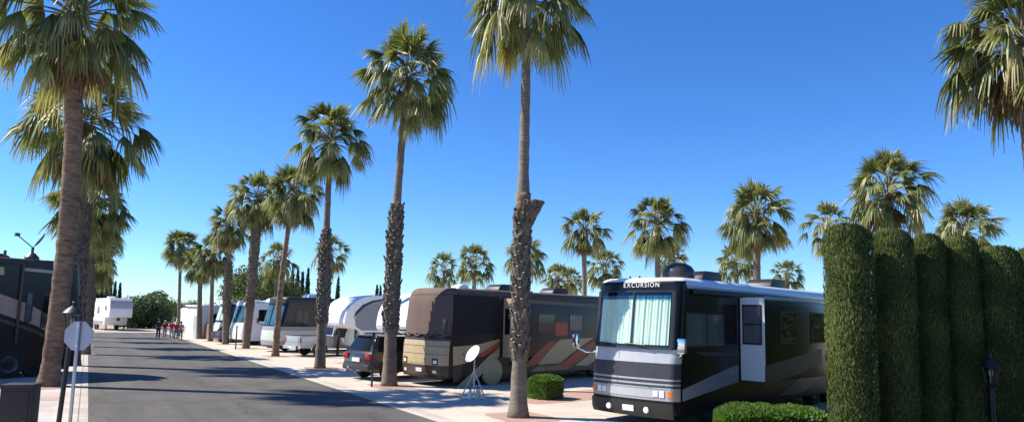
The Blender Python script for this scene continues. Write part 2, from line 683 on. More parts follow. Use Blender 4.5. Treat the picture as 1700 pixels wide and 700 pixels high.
def fan(mb, hub, axis, side, up, length, nseg, droop, rnd, spread, tint, width=.05):
    """one fan blade: pleated segments round the hub, tips hanging"""
    for k in range(nseg):
        f = (k + .5) / nseg * 2 - 1
        a = f * spread
        d0 = axis * math.cos(a) + side * math.sin(a) - up * (.66 * abs(f) ** 1.5)
        d0.normalize()
        L = length * (1 - .28 * abs(f) ** 2) * rnd.uniform(.82, 1.1)
        perp = (side * math.cos(a) - axis * math.sin(a)).normalized()
        tw = rnd.uniform(-.5, .5)
        wv = (perp * math.cos(.6 + tw) + up * math.sin(.6 + tw) * (1 if k % 2 else -1)).normalized()
        pts = []
        dr = droop * rnd.uniform(.75, 1.25)
        for s in (0.0, .36, .66, 1.0):
            p = hub + d0 * (L * s) * (1 - .22 * dr * s * s)
            p = p - UPZ * (dr * L * (.02 * s + .78 * s ** 2.8))
            pts.append(p)
        ws = (.012, width, width * .66, .006)
        kk = len(mb.v)
        for p, ww in zip(pts, ws):
            mb.v += [tuple(p - wv * ww), tuple(p + wv * ww)]
        tt = min(1, max(0, tint + rnd.uniform(-.1, .1)))
        for i in range(3):
            mb.face((kk + 2 * i, kk + 2 * i + 1, kk + 2 * i + 3, kk + 2 * i + 2), 0, min(1, tt + (.22 if i == 2 else 0)))


def crown_mesh(seed, n=36, low=-62, rr=1.0, nseg=20):
    rnd = random.Random(seed)
    mb = MB()
    for i in range(n):
        f = (i + .5) / n
        el = R(80 + (low - 80) * f ** .95 + rnd.uniform(-13, 13))
        az = i * 2.39996 + rnd.uniform(-.45, .45)
        h = Vector((math.cos(az), math.sin(az), 0))
        d = (h * math.cos(el) + UPZ * math.sin(el)).normalized()
        pl = rnd.uniform(.62, 1.26) * rr * (.84 + .25 * min(1, f * 2)) * (1 - .12 * max(0, f - .6) / .4)
        base = h * .10 + UPZ * (.32 - .5 * f)
        mid = base + d * pl * .55
        sag = .07 + .12 * f
        hub = base + d * pl - UPZ * sag * pl
        mb.tube([base, mid - UPZ * sag * .2, hub], [.028, .019, .012], 4, 1, caps=False)
        axis = (hub - mid).normalized()
        axis = (axis - UPZ * rnd.uniform(.05, .45) * (.35 + f)).normalized()
        side = axis.cross(UPZ)
        if side.length < .1:
            side = Vector((-h.y, h.x, 0))
        side.normalize()
        side = (Matrix.Rotation(rnd.uniform(-.75, .75), 3, axis) @ side)
        up = side.cross(axis)
        tint = .10 + .55 * rnd.random() * (1 - .25 * f) + (.40 if (f > .8 and rnd.random() < .4) else 0)
        fan(mb, hub, axis, side, up, rnd.uniform(.78, 1.06) * rr, nseg, rnd.uniform(.25, 1.15) * (.35 + .6 * min(1, f * 1.6)), rnd, R(rnd.uniform(52, 82)), tint, .036 if nseg > 18 else .05)
    for i in range(6):
        az = rnd.uniform(0, 6.3)
        d = Vector((.25 * math.cos(az), .25 * math.sin(az), 1)).normalized()
        sd_ = d.orthogonal().normalized()
        fan(mb, Vector((0, 0, .5)) + d * .3, d, sd_, sd_.cross(d), 1.05 * rr, 9, .08, rnd, R(26), .55)
    o = mb.build('crown', [M_PALM, MATS['petiole']], use_tint=True, recalc=False)
    me = o.data
    bpy.data.objects.remove(o)
    return me


def skirt_mesh(seed, n=20, length=1.0, nseg=16):
    rnd = random.Random(seed)
    mb = MB()
    for i in range(n):
        az = i * 2.39996 + rnd.uniform(-.4, .4)
        el = R(rnd.uniform(-84, -48))
        h = Vector((math.cos(az), math.sin(az), 0))
        d = (h * math.cos(el) + UPZ * math.sin(el)).normalized()
        base = h * .16 + UPZ * rnd.uniform(-.45, 0)
        hub = base + d * rnd.uniform(.3, .6) * length
        mb.tube([base, hub], [.024, .012], 4, 0, caps=False)
        side = d.cross(UPZ).normalized()
        side = Matrix.Rotation(rnd.uniform(-.5, .5), 3, d) @ side
        fan(mb, hub, d, side, side.cross(d), rnd.uniform(.65, .95) * length, nseg, .55, rnd, R(rnd.uniform(40, 70)), rnd.uniform(.1, .9), .045)
    # frayed orange-brown fibre round the neck
    for i in range(90):
        az = rnd.uniform(0, 6.3)
        h = Vector((math.cos(az), math.sin(az), 0))
        b0 = h * rnd.uniform(.15, .2) + UPZ * rnd.uniform(-.5, .15)
        t_ = Vector((-h.y, h.x, 0)) * .03
        e = b0 + h * rnd.uniform(.06, .2) + UPZ * rnd.uniform(-.2, .28)
        mb.quad(b0 - t_, b0 + t_, e + t_ * .3, e - t_ * .3, 0, rnd.uniform(0, .6))
    o = mb.build('dead_fronds', M_DEAD, use_tint=True, recalc=False)
    me = o.data
    bpy.data.objects.remove(o)
    return me


for k_ in range(5):
    CROWNS[k_] = crown_mesh(11 + k_, 60 + 2 * k_, -42 - 6 * (k_ % 3), 1.0, 26)
for k_ in range(3):
    SKIRTS[k_] = skirt_mesh(51 + k_, 18 + 6 * k_)
FARCROWN = [crown_mesh(81 + k_, 38 + 5 * k_, -52 + 8 * k_, 1.0, 14) for k_ in range(4)]


def lerp_tab(tab, x):
    for (a, va), (b, vb) in zip(tab, tab[1:]):
        if x <= b:
            return va + (vb - va) * max(0, (x - a)) / max(1e-6, b - a)
    return tab[-1][1]


def trunk_path(top, bend, n=40):
    """base at the origin to top with a sideways bow"""
    pts = []
    for i in range(n + 1):
        s = i / n
        p = Vector((top[0] * s, top[1] * s, top[2] * s))
        p += HR * (bend * math.sin(PI * s))
        pts.append(p)
    return pts


def palm(label, base, top, rad, crown=0, skirt=None, boots=None, bend=0.0, seed=1, cs=1.0, bark=None, group=None, far=False, hang=None, ss=1.0, cat='palm tree', boot_size=1.0):
    rnd = random.Random(seed * 7 + 3)
    t = thing('palm_tree', label, cat, base, 0, group)
    tp = Vector(top) - Vector(base)
    pts = trunk_path(tp, bend, 16 if far else 60)
    n = len(pts) - 1
    rr = [lerp_tab(rad, i / n) for i in range(n + 1)]
    if not far:
        rr = [r * (1 + .035 * math.sin(i * 2.3 + seed) + rnd.uniform(-.02, .02)) for i, r in enumerate(rr)]
    mb = MB()
    mb.tube([pts[0] - UPZ * .05] + pts[1:], rr, 8 if far else 14, jitter=0 if far else .03, rnd=rnd)
    mb.build('trunk', bark or M_BARK, t, smooth=True)
    if boots:
        bb = MB()
        z0, z1 = boots
        H = tp.length
        cnt = int((z1 - z0) * H * (14 if far else 46))
        for i in range(cnt):
            s = z0 + (z1 - z0) * (i + rnd.random()) / cnt
            fi = s * n
            i0 = min(n - 1, int(fi))
            c = pts[i0].lerp(pts[i0 + 1], fi - i0)
            r = lerp_tab(rad, s)
            az = i * 2.39996 + rnd.uniform(-.15, .15)
            h = Vector((math.cos(az), math.sin(az), 0))
            sdv = Vector((-h.y, h.x, 0))
            L = rnd.uniform(.16, .34) * boot_size
            out = rnd.uniform(.25, .85)
            wd = rnd.uniform(.055, .085) * boot_size
            a = c + h * r * .86 - UPZ * L * .4
            tip = c + h * (r * .95 + L * out * .5) + UPZ * L * rnd.uniform(.3, .6)
            th = .022
            up_ = (h * .85 - UPZ * .5)
            k = len(bb.v)
            for (q, wq, tq) in ((a, wd, .05), (tip, wd * .45, th)):
                for sx, sz in ((-1, -1), (1, -1), (1, 1), (-1, 1)):
                    bb.v.append(tuple(q + sdv * (sx * wq) + up_ * (sz * tq)))
            for q in ((0, 1, 5, 4), (1, 2, 6, 5), (2, 3, 7, 6), (3, 0, 4, 7), (4, 5, 6, 7)):
                bb.face([k + j for j in q], 1 if (q[0] == 4 or (q[0] == 0 and rnd.random() < .3)) else 0)
        bb.build('leaf_bases', [M_BOOT, M_TIP], t, recalc=True)
    if hang:
        s, w_, dirv = hang
        bb = MB()
        fi = s * n
        i0 = int(fi)
        c = pts[i0].lerp(pts[i0 + 1], fi - i0)
        dv = Vector(dirv).normalized()
        a0 = math.atan2(dv.y, dv.x)
        for i in range(230):
            rel = rnd.uniform(-1.25, 1.25)
            h = Vector((math.cos(a0 + rel), math.sin(a0 + rel), 0))
            sdv = Vector((-h.y, h.x, 0))
            fz = rnd.random() ** .8
            reach = w_ * max(.1, math.cos(rel))
            q = c + h * (.17 + reach * fz) + UPZ * (-.62 + .66 * fz + rnd.uniform(-.05, .03))
            sl_v = (h * reach + UPZ * .5 + sdv * rnd.uniform(-.15, .15)).normalized()
            L = rnd.uniform(.12, .22)
            e = q + sl_v * L
            e.z = min(e.z, c.z + .09 + rnd.uniform(-.03, .04))
            wd = rnd.uniform(.035, .07)
            up_ = (h * .8 - UPZ * .5) * rnd.uniform(.015, .045)
            k = len(bb.v)
            for (qq, wq) in ((q, wd), (e, wd * .7)):
                for sx, sz in ((-1, -1), (1, -1), (1, 1), (-1, 1)):
                    bb.v.append(tuple(qq + sdv * (sx * wq) + up_ * sz))
            for f in ((0, 1, 5, 4), (1, 2, 6, 5), (2, 3, 7, 6), (3, 0, 4, 7), (4, 5, 6, 7), (3, 2, 1, 0)):
                bb.face([k + j for j in f])
        sv_ = MB()
        i1 = int(.545 * n)
        sv_.tube(pts[i0 - 1:i1], [lerp_tab(rad, i / n) + .022 for i in range(i0 - 1, i1)], 14, jitter=.08, rnd=rnd)
        sv_.build('bark_sleeve', M_BARKR, t, smooth=True)
        bb.build('hanging_bark', M_BOOT, t)
    cme = FARCROWN[(crown + seed) % 4] if far else CROWNS[crown % 5]
    share('crown', cme, t, tp, seed * 1.3, cs)
    if skirt is not None:
        share('dead_fronds', SKIRTS[skirt % 3], t, tp - UPZ * .25 * cs, seed * .9, cs * ss)
    return t


def palm_px(label, bx, by, cx, cy, rpx, **kw):
    base = ground(bx, by)
    d = depth_of(base)
    top = at_depth(cx, cy, d)
    kw.setdefault('cs', rpx * d / FPX / 1.70)
    return palm(label, base, top, **kw)


THICK = [(0, .36), (.02, .31), (.08, .24), (.2, .22)]
ROWG = 'fan palms along the right kerb'
LEFTG = 'fan palms along the left kerb'
BACKG = 'fan palms behind the motorhomes'

# right-hand row, near to far
palm_px('tallest fan palm of the kerb row, torn bark skirt jutting from its trunk', 860, 692, 876, -4, 114,
        rad=[(0, .31), (.012, .27), (.05, .215), (.12, .19), (.15, .19), (.30, .205), (.44, .195), (.47, .185), (.53, .175), (.55, .145), (1, .11)],
        boots=(.135, .475), crown=0, skirt=None, seed=1, bark=M_BARKG, group=ROWG, hang=(.487, .31, HR - HF * .25))
palm_px('fan palm with shaggy lower trunk beside the charcoal SUV', 646, 640, 677, 128, 84,
        rad=[(0, .33), (.02, .28), (.10, .23), (.17, .22), (.22, .27), (.45, .26), (.56, .21), (.58, .15), (1, .12)],
        boots=(.17, .575), crown=1, skirt=0, ss=.5, seed=2, bark=M_BARK, group=ROWG, bend=-.12)
palm_px('fan palm between the silver pickup and the white fifth wheel', 531, 611, 549, 234, 62,
        rad=[(0, .30), (.02, .26), (.15, .22), (.3, .27), (.5, .25), (.58, .2), (.62, .155), (1, .12)],
        boots=(.20, .60), crown=2, skirt=1, ss=.7, seed=3, group=ROWG)
palm_px('leaning fan palm in front of the black and pale green motorhome', 457, 591, 488, 322, 50,
        rad=[(0, .27), (.03, .21), (.2, .18), (.6, .15), (1, .12)], boots=None, crown=3, skirt=2, seed=4, bark=M_BARKR, group=ROWG, bend=-.15)
palm_px('fan palm with thick bark sleeve cut off square below its crown', 408, 578, 430, 330, 46,
        rad=[(0, .27), (.03, .26), (.2, .30), (.80, .33), (.815, .14), (1, .12)], boots=(.25, .80), crown=4, skirt=0, seed=5, group=ROWG, boot_size=.8)
palm_px('fan palm before the white motorhome and white van', 374, 571, 383, 375, 36,
        rad=[(0, .28), (.03, .24), (.3, .30), (.65, .26), (.7, .14), (1, .12)], boots=(.25, .68), crown=0, skirt=1, seed=6, group=ROWG)
palm_px('slim fan palm by the navy car near the far end', 349, 566, 354, 422, 34,
        rad=[(0, .24), (.03, .2), (1, .13)], crown=1, skirt=2, seed=7, group=ROWG)
palm_px('bushy fan palm beside the brown board fence', 330, 562, 333, 437, 28,
        rad=[(0, .28), (.03, .24), (1, .17)], crown=2, skirt=2, seed=8, group=ROWG)
palm_px('slender lone fan palm rising behind the walking people', 296, 557.5, 300, 412, 31,
        rad=[(0, .24), (.03, .17), (1, .13)], crown=3, skirt=0, seed=9, group=ROWG, ss=.8)

# left-hand row: only the first shows whole, the others line up behind it
LP = ground(80, 641)


LBASE = [LP, ground(121, 607), ground(140, 588)]
for k_ in range(3, 6):
    LBASE.append(Vector((LBASE[2].x, LBASE[2].y + 9.2 * (k_ - 2), 0)))


def left_pos(k):
    return LBASE[k]


LL = ['nearest fan palm at the left kerb, bare red brown trunk behind the sign',
      'second fan palm at the left kerb, shaggy trunk close behind the nearest',
      'third palm at the left kerb, crown lowest of the visible stack',
      'fourth fan palm at the left kerb hidden behind the nearer trunks',
      'fifth fan palm at the left kerb before the white fifth wheel',
      'sixth fan palm at the left kerb near the road end']
LT = [(124, 28, 128, 0), (143, 205, 98, 2), (150, 338, 64, 1), (152, 392, 46, 3), (156, 430, 36, 4), (158, 452, 30, 0)]
LR = [[(0, .40), (.015, .34), (.06, .28), (.3, .28), (.5, .29), (.62, .27), (1, .23)],
      [(0, .34), (.03, .30), (.2, .33), (.6, .33), (.7, .2), (1, .15)],
      [(0, .34), (.03, .30), (.2, .32), (.6, .31), (.7, .2), (1, .15)]]
for k_ in range(6):
    b_ = left_pos(k_)
    d_ = depth_of(b_)
    cx_, cy_, r_, cr_ = LT[k_]
    palm(LL[k_], b_, at_depth(cx_, cy_, d_), LR[min(k_, 2)], crown=cr_, skirt=(2, 1, 2, 0, 1, 2)[k_], seed=20 + k_,
         cs=r_ * d_ / FPX / 1.70, bark=M_BARKR if k_ == 0 else M_BARK, group=LEFTG, boots=None if k_ == 0 else (.1, .66), bend=.28 if k_ == 0 else 0, ss=.9)

# background palms: crown centre and radius in the photograph give distance and height
BACK = [
    (737, 448, 29, 0, 'background palm leaning into its twin above the brown motorhome roof', None),
    (788, 438, 33, 1, 'background palm right of its twin above the brown motorhome roof', None),
    (872, 428, 36, 1, 'background palm whose crown sits behind the tallest palm trunk', None),
    (970, 385, 38, 0, 'background palm on a bare trunk left of the silver motorhome cap', 1),
    (926, 464, 27, 2, 'low background palm with browned leaves over the brown motorhome tail', 2),
    (1004, 446, 31, 1, 'background palm showing just behind the silver motorhome windshield top', 2),
    (1091, 374, 45, 2, 'background palm rising straight behind the roof satellite dome', 0),
    (1116, 432, 27, 0, 'small background palm half hidden by the roof satellite dome', None),
    (1256, 358, 55, 1, 'big loose background palm above the motorhome slide out', 2),
    (1222, 437, 33, 2, 'low background palm tucked under the big loose palm', None),
    (1307, 458, 26, 0, 'small round background palm on the far roof air conditioner', None),
    (1375, 376, 40, 2, 'background palm peeking out left of the first clipped cypress', 0),
    (1473, 322, 66, 0, 'large background palm with brown skirt above the second cypress', 2),
    (1603, 384, 50, 1, 'background palm spreading above the third and fourth cypresses', 0),
    (550, 422, 30, 2, 'young palm whose crown shows halfway up a kerb palm trunk', 2),
    (461, 432, 30, 1, 'background palm between two kerb palm trunks over the motorhomes', 0),
    (948, 466, 22, 1, 'distant palm crown wedged between two nearer background palms', None),
]
for i, (cx, cy, r_, cr, lab, sk) in enumerate(BACK):
    dep = 1.80 * FPX / r_
    top = at_depth(cx, cy, dep)
    base = Vector((top.x, top.y, 0)) - HR * (.1 * (i % 3 - 1))
    palm(lab, base, top, [(0, .28), (.04, .22), (.7, .19), (1, .17)], crown=cr, skirt=sk, seed=40 + i, cs=1.13, bark=M_BARKG, far=r_ < 45, group=BACKG, ss=.85)
top = at_depth(1697, 66, 14.6)
palm('fan palm at the far right corner with hanging brown dead leaves', Vector((top.x + .6, top.y, 0)), top, [(0, .3), (.04, .24), (1, .17)],
     crown=3, skirt=2, seed=77, cs=.92, bark=M_BARKR, group=BACKG, ss=1.05)


# gravel wells and beds
def blob_sheet(name, c, rx, ry, rz, z, m_, seed):
    rnd = random.Random(seed)
    pts = []
    for i in range(28):
        t = 2 * PI * i / 28
        q = 1 + .05 * rnd.uniform(-1, 1)
        # rounded square
        x, y = math.cos(t), math.sin(t)
        k = (abs(x) ** 5 + abs(y) ** 5) ** (-1 / 5)
        x, y = x * k * rx * q, y * k * ry * q
        pts.append((c[0] + x * math.cos(rz) - y * math.sin(rz), c[1] + x * math.sin(rz) + y * math.cos(rz)))
    return sheet(name, pts, z, m_)


A_R = R(14)
AX = Vector((math.cos(A_R), math.sin(A_R), 0))
AY = Vector((-math.sin(A_R), math.cos(A_R), 0))
PALMS_R = [ground(860, 692), ground(646, 640), ground(531, 611), ground(457, 591), ground(408, 578), ground(374, 571), ground(349, 566)]
for i, p in enumerate(PALMS_R):
    blob_sheet('gravel_bed', (p.x + .1, p.y - .05), .75, .95, 0, .0135, M_GRAV, i)
    c = p + AX * 7.6 + AY * 2.3
    blob_sheet('gravel_bed', (c.x, c.y), 5.2, 1.0, A_R, .0135, M_GRAV, 30 + i)
for k_ in range(5):
    p = left_pos(k_)
    blob_sheet('gravel_bed', (p.x - .1, p.y), .62, .9, 0, .0165, M_GRAV, 60 + k_)


# dark bark mulch added under the cypresses and coach flank to cut bounced light
M_MULCH = mat('bark_mulch', (.060, .042, .030), .95, var=.5, scale=22, bump=.8)


def camxy(lat, dep):
    p = EYE + HR * lat + HF * dep
    return (p.x, p.y)


sheet('added_mulch_bed', [camxy(*q) for q in ((3.4, 1), (3.4, 13.4), (4.7, 16.1), (5.4, 16.9), (14.4, 25.9), (34, 34), (34, 1))], .0165, M_MULCH)

# ------------------------------------------------------------------ shrubs, hedges, trees
def leaf_blob(mb, c, r, n, size, rnd, shell=.55, upright=.4, wob=.25, freq=1.2, tint0=.2, tint1=.7, flat_top=None):
    c = Vector(c)
    for i in range(n):
        u = rnd.uniform(-1, 1)
        t = rnd.uniform(0, 2 * PI)
        q = math.sqrt(1 - u * u)
        d = Vector((q * math.cos(t), q * math.sin(t), u))
        k = 1 + wob * noise.noise(d * freq * 2 + c)
        rad = (shell + (1 - shell) * rnd.random() ** .5) * k
        p = c + Vector((d.x * r[0], d.y * r[1], d.z * r[2])) * rad
        if p.z < .02:
            continue
        nn = (d + Vector((rnd.uniform(-1, 1), rnd.uniform(-1, 1), rnd.uniform(-1, 1) + upright)) * .9).normalized()
        a = nn.orthogonal().normalized()
        a = Matrix.Rotation(rnd.uniform(0, 6.3), 3, nn) @ a
        b = nn.cross(a)
        s = size * rnd.uniform(.6, 1.3)
        mb.quad(p - a * s, p - b * s * .45, p + a * s, p + b * s * .45, 0, rnd.uniform(tint0, tint1))


def shrub(name, label, cat, base, r, n, size, m_, seed, group=None, wob=.25, lift=0.0, shell=.6):
    rnd = random.Random(seed)
    t = thing(name, label, cat, base, 0, group)
    mb = MB()
    leaf_blob(mb, (0, 0, r[2] * .92 + lift), r, n, size, rnd, wob=wob, shell=shell)
    mb.build('foliage', m_, t, use_tint=True, recalc=False)
    st = MB()
    for i in range(5):
        a = i * 1.257 + .3
        st.tube([(.05 * math.cos(a), .05 * math.sin(a), -.03), (r[0] * .3 * math.cos(a), r[1] * .3 * math.sin(a), r[2] * .7), (r[0] * .6 * math.cos(a), r[1] * .6 * math.sin(a), r[2] * 1.25)], [.03 + r[0] * .02, .02 + r[0] * .012, .008], 6)
    st.build('stem', M_WOOD, t, smooth=True)
    return t


def tree(label, base, h, r, n, size, m_, seed, group=None, name='leafy_tree'):
    rnd = random.Random(seed)
    t = thing(name, label, 'tree', base, 0, group)
    tr = MB()
    tr.tube([(0, 0, -.05), (.05, .03, h * .2), (-.05, .05, h * .45), (0, 0, h * .8)], [.26, .2, .14, .04], 9)
    mb = MB()
    for i in range(11):
        a = i * 2.4 + rnd.uniform(-.4, .4)
        z = h * rnd.uniform(.38, .86)
        rad = r * rnd.uniform(.35, .72) * (1.15 - .6 * (z / h - .4))
        c = Vector((rad * math.cos(a), rad * math.sin(a), z))
        tr.tube([(0, 0, z * .62), c * .5 + Vector((0, 0, z * .38)), c], [.09, .06, .02], 6)
        k = rnd.uniform(.30, .48) * r
        leaf_blob(mb, c, (k * 1.15, k * 1.15, k * .85), n // 11, size, rnd, shell=.3, wob=.5, freq=2, tint0=.05, tint1=.8)
    tr.build('trunk', M_WOOD, t, smooth=True)
    mb.build('crown', m_, t, use_tint=True, recalc=False)
    return t


def column_mesh(seed, h, r, n, leaf, m_, pointed=False, squash=1.0):
    """clipped column of upright sprays on an inner body"""
    rnd = random.Random(seed)
    mb = MB()

    def rad(z):
        f = z / h
        if pointed:
            return r * (max(0, 1 - f) ** .55) * min(1, .55 + 3 * f)
        q0 = .925
        top = 1.0 if f < q0 else max(0, 1 - ((f - q0) / (1 - q0)) ** 2.4) ** (1 / 2.4)
        return r * .95 * top * (.97 + .03 * math.sin(f * 2.6))

    prof = [(rad(h * i / 24) * .86 + .001, h * i / 24 * .985) for i in range(25)]
    k0 = len(mb.v)
    mb.lathe([(prof[0][0], 0.0)] + prof[1:], 20)
    for i in range(k0, len(mb.v)):
        v = Vector(mb.v[i])
        q = 1 + .03 * noise.noise(v * 2.3 + Vector((seed, 0, 0)))
        mb.v[i] = (v.x * q, v.y * q, v.z)
    for i in range(len(mb.tint)):
        mb.tint[i] = .1
    for i in range(n):
        z = h * (1 - rnd.random() ** 1.0) if not pointed else h * rnd.random() ** 1.2
        t = rnd.uniform(0, 2 * PI)
        d = Vector((math.cos(t), math.sin(t), 0))
        if not pointed and rnd.random() < .08:
            z = h * rnd.uniform(.93, 1)
        q = 1 + .035 * noise.noise(Vector((d.x * 2, d.y * 2, z * 1.1 + seed * 3))) + .03 * noise.noise(Vector((d.x * 7, d.y * 7, z * 5)))
        rr = rad(z) * q * rnd.uniform(.86, 1.04)
        p = d * rr + UPZ * z
        L = leaf * rnd.uniform(.6, 1.5) * (2.0 if rnd.random() < .02 else 1)
        upd = (UPZ * 1.0 + d * rnd.uniform(.0, .45) + Vector((-d.y, d.x, 0)) * rnd.uniform(-.2, .2)).normalized()
        sdv = (Vector((-d.y, d.x, 0)) + d * rnd.uniform(-.9, .9)).normalized() * L * .15
        mb.poly([p - sdv * .6, p + upd * L * .45 - sdv, p + upd * L, p + upd * L * .45 + sdv], 0, min(1, max(0, .35 + .45 * noise.noise(p * 1.7 + Vector((seed, 3, 1))) + rnd.uniform(-.28, .32))))
    o = mb.build('foliage', m_, use_tint=True, recalc=False)
    me = o.data
    bpy.data.objects.remove(o)
    return me


COLS = [column_mesh(k, 4.3, .475, 30000, .054, M_CYP) for k in (3, 8, 9)]
CW = [(1406, 376, 78, 12.5), (1479, 384, 68, 12.8), (1538, 392, 54, 13.05), (1591, 396, 57, 13.15), (1653, 412, 72, 13.2), (1726, 411, 80, 13.35), (1800, 412, 84, 12.0)]
CL = ['first clipped columnar cypress, fully sunlit, beside the silver motorhome',
      'second clipped cypress from the motorhome, its lower part in shadow',
      'third clipped cypress from the motorhome, narrow between its neighbours',
      'fourth clipped cypress from the motorhome, with a sunlit domed top',
      'fifth clipped cypress from the motorhome, behind the garden lantern',
      'sixth clipped cypress from the motorhome, cut by the photo edge']
for i, (cx, ty, wpx, dep) in enumerate(CW[:6]):
    top = at_depth(cx, ty, dep)
    sx = wpx * dep / FPX / .95
    t = thing('columnar_cypress', CL[i], 'cypress', (top.x, top.y, 0), 0, 'clipped cypresses in a row')
    share('foliage', COLS[i % 3], t, (0, 0, 0), i * 1.1, (sx, sx, top.z / 4.3))
    mb = MB()
    mb.tube([(0, 0, -.05), (0, 0, .25), (0, 0, top.z * .6)], [.10, .09, .03], 8)
    mb.build('trunk', M_WOOD, t)


# long clipped hedge in front of the silver motorhome
def hedge(label, base, lx, ly, h, rz, n, m_, seed, size=.05, name='hedge'):
    rnd = random.Random(seed)
    t = thing(name, label, 'hedge', base, rz)
    mb = MB()
    mb.box(-lx * .46, lx * .46, -ly * .44, ly * .44, .02, h * .93)
    for i in range(n):
        f = rnd.random()
        ang = rnd.uniform(0, 2 * PI)
        # superellipse footprint, rounded shoulders
        x, y = math.cos(ang), math.sin(ang)
        k = (abs(x) ** 4 + abs(y) ** 4) ** -.25
        if rnd.random() < .5:
            s = math.sqrt(rnd.random())
            px_, py_, pz = x * k * s, y * k * s, 1 - .16 * s ** 6
            d = Vector((x * s * .4, y * s * .4, 1))
        else:
            s = 1
            pz = rnd.random() ** .8 * .9
            px_, py_ = x * k, y * k
            d = Vector((x, y, .3))
        q = 1 + .07 * noise.noise(Vector((px_ * 3, py_ * 2, pz * 2 + seed)))
        p = Vector((px_ * lx * .5 * q, py_ * ly * .5 * q, pz * h * q))
        d.normalize()
        dd = (d + Vector((rnd.uniform(-1, 1), rnd.uniform(-1, 1), rnd.uniform(-.3, 1))) * .8).normalized()
        a = dd.orthogonal().normalized()
        a = Matrix.Rotation(rnd.uniform(0, 6.3), 3, dd) @ a
        L = size * rnd.uniform(.6, 1.5)
        mb.poly([p - a * L * .3, p + dd * L * .6 - a * L * .4, p + dd * L * 1.5, p + dd * L * .6 + a * L * .4], 0, rnd.uniform(.05, .85))
    mb.build('foliage', m_, t, use_tint=True, recalc=False)
    for q in (-.3, 0, .3):
        st = MB()
        st.tube([(lx * q, 0, -.03), (lx * q, .02, h * .5)], [.04, .02], 6)
        st.build('stem', M_WOOD, t)
    return t


hb = at_depth(1278, 690, 14.6)
hedge('low bright green clipped hedge before the silver motorhome side', (hb.x, hb.y, 0), 2.05, 1.2, .80, A_R - R(45), 15000, M_HEDGE, 5)
p0_ = EYE + HR * 10.6 + HF * 15.2  # added hedge, hidden by the columns: gives the coach side something dark to reflect
p1_ = EYE + HR * 17.2 + HF * 25.0
pm_ = (p0_ + p1_) / 2
hedge('unseen tall dark hedge added for the silver coach flank to reflect', (pm_.x, pm_.y, 0), (p1_ - p0_).length, 1.3, 4.0, math.atan2((p1_ - p0_).y, (p1_ - p0_).x), 9000, M_BUSH, 15, .16)
p0_ = EYE + HR * 3.6 - HF * 2.6  # added hedge out of view: holds sky light off the right side
p1_ = EYE + HR * 20 + HF * 1.5
pm_ = (p0_ + p1_) / 2
hedge('unseen tall dark hedge added at near right to block sky light', (pm_.x, pm_.y, 0), (p1_ - p0_).length, 1.3, 5.2, math.atan2((p1_ - p0_).y, (p1_ - p0_).x), 5000, M_BUSH, 16, .2)
gb = ground(905, 661)
hedge('small clipped round green bush in the gravel behind the tallest palm', (gb.x, gb.y, 0), .95, .85, .68, .3, 5200, M_HEDGE, 7, .045, 'clipped_bush')


# far vegetation on the left
def at_ground_depth(px, dep):
    p = at_depth(px, 520, dep)
    return Vector((p.x, p.y, 0))


FARB = 'bushes massed at the road end'
for i, (px, dep, rx, rz_, lab, m_) in enumerate([
        (228, 96, 2.6, 2.2, 'dark round bush right against the far white fifth wheel', M_BUSH),
        (250, 98, 2.8, 2.1, 'dark bush behind the walking people at the road end', M_BUSH),
        (212, 104, 2.4, 2.3, 'bush half hidden behind the far white fifth wheel', M_BUSH),
        (262, 112, 3.2, 2.4, 'yellowish olive bush rising over the dark bushes', M_OLIVE),
        (238, 116, 3.0, 2.7, 'green bush crown over the dark bushes at the road end', M_OLIVE)]):
    shrub('round_bush', lab, 'bush', at_ground_depth(px, dep), (rx, rx, rz_), 2600, .22, m_, 90 + i, FARB, .35)
tree('pale tree top poking up behind the olive bushes', at_ground_depth(260, 128), 6.4, 2.2, 1800, .24, M_OLIVE, 31)
for i, (px, dep, h, r_, lab) in enumerate([
        (396, 92, 8.2, 3.6, 'green tree behind the kerb palms, left of the bark sleeve palm'),
        (425, 84, 8.6, 3.8, 'tallest green tree behind the bark sleeve palm'),
        (458, 88, 7.0, 3.4, 'green tree right of the bark sleeve palm over the dark motorhome')]):
    tree(lab, at_ground_depth(px, dep), h, r_, 4200, .20, M_OLIVE, 60 + i, 'green trees behind the kerb palms')
for i, (px, dep, h, r_, lab) in enumerate([
        (308, 150, 4.2, 3.5, 'distant low tree over the white shed roof'),
        (338, 140, 4.4, 3.5, 'distant low tree behind the slim kerb palms'),
        (285, 160, 4.6, 3.6, 'distant low tree left of the white shed'),
        (668, 110, 5.6, 3.0, 'distant green tree behind the shaggy trunk palm'),
        (700, 70, 4.2, 2.2, 'distant tree top at the left shoulder of the brown motorhome')]):
    tree(lab, at_ground_depth(px, dep), h, r_, 1500, .26, M_OLIVE, 70 + i, 'distant trees')
PM = [column_mesh(21 + k, 10.0, .62, 1500, .34, M_PENCIL, True) for k in range(2)]
PENC = [(164, 463, 118), (171, 466, 119), (178, 463, 117), (185, 462, 118), (192, 468, 121), (200, 470, 122),
        (478, 455, 96), (486, 449, 96), (495, 446, 95), (503, 453, 97), (512, 447, 95), (469, 458, 99), (562, 462, 104), (626, 474, 120), (632, 476, 121)]
PW = ['leftmost', 'second', 'third', 'fourth', 'fifth', 'sixth']
PLAB = [f'{q} pencil cypress of the dark row above the far fifth wheel' for q in PW]
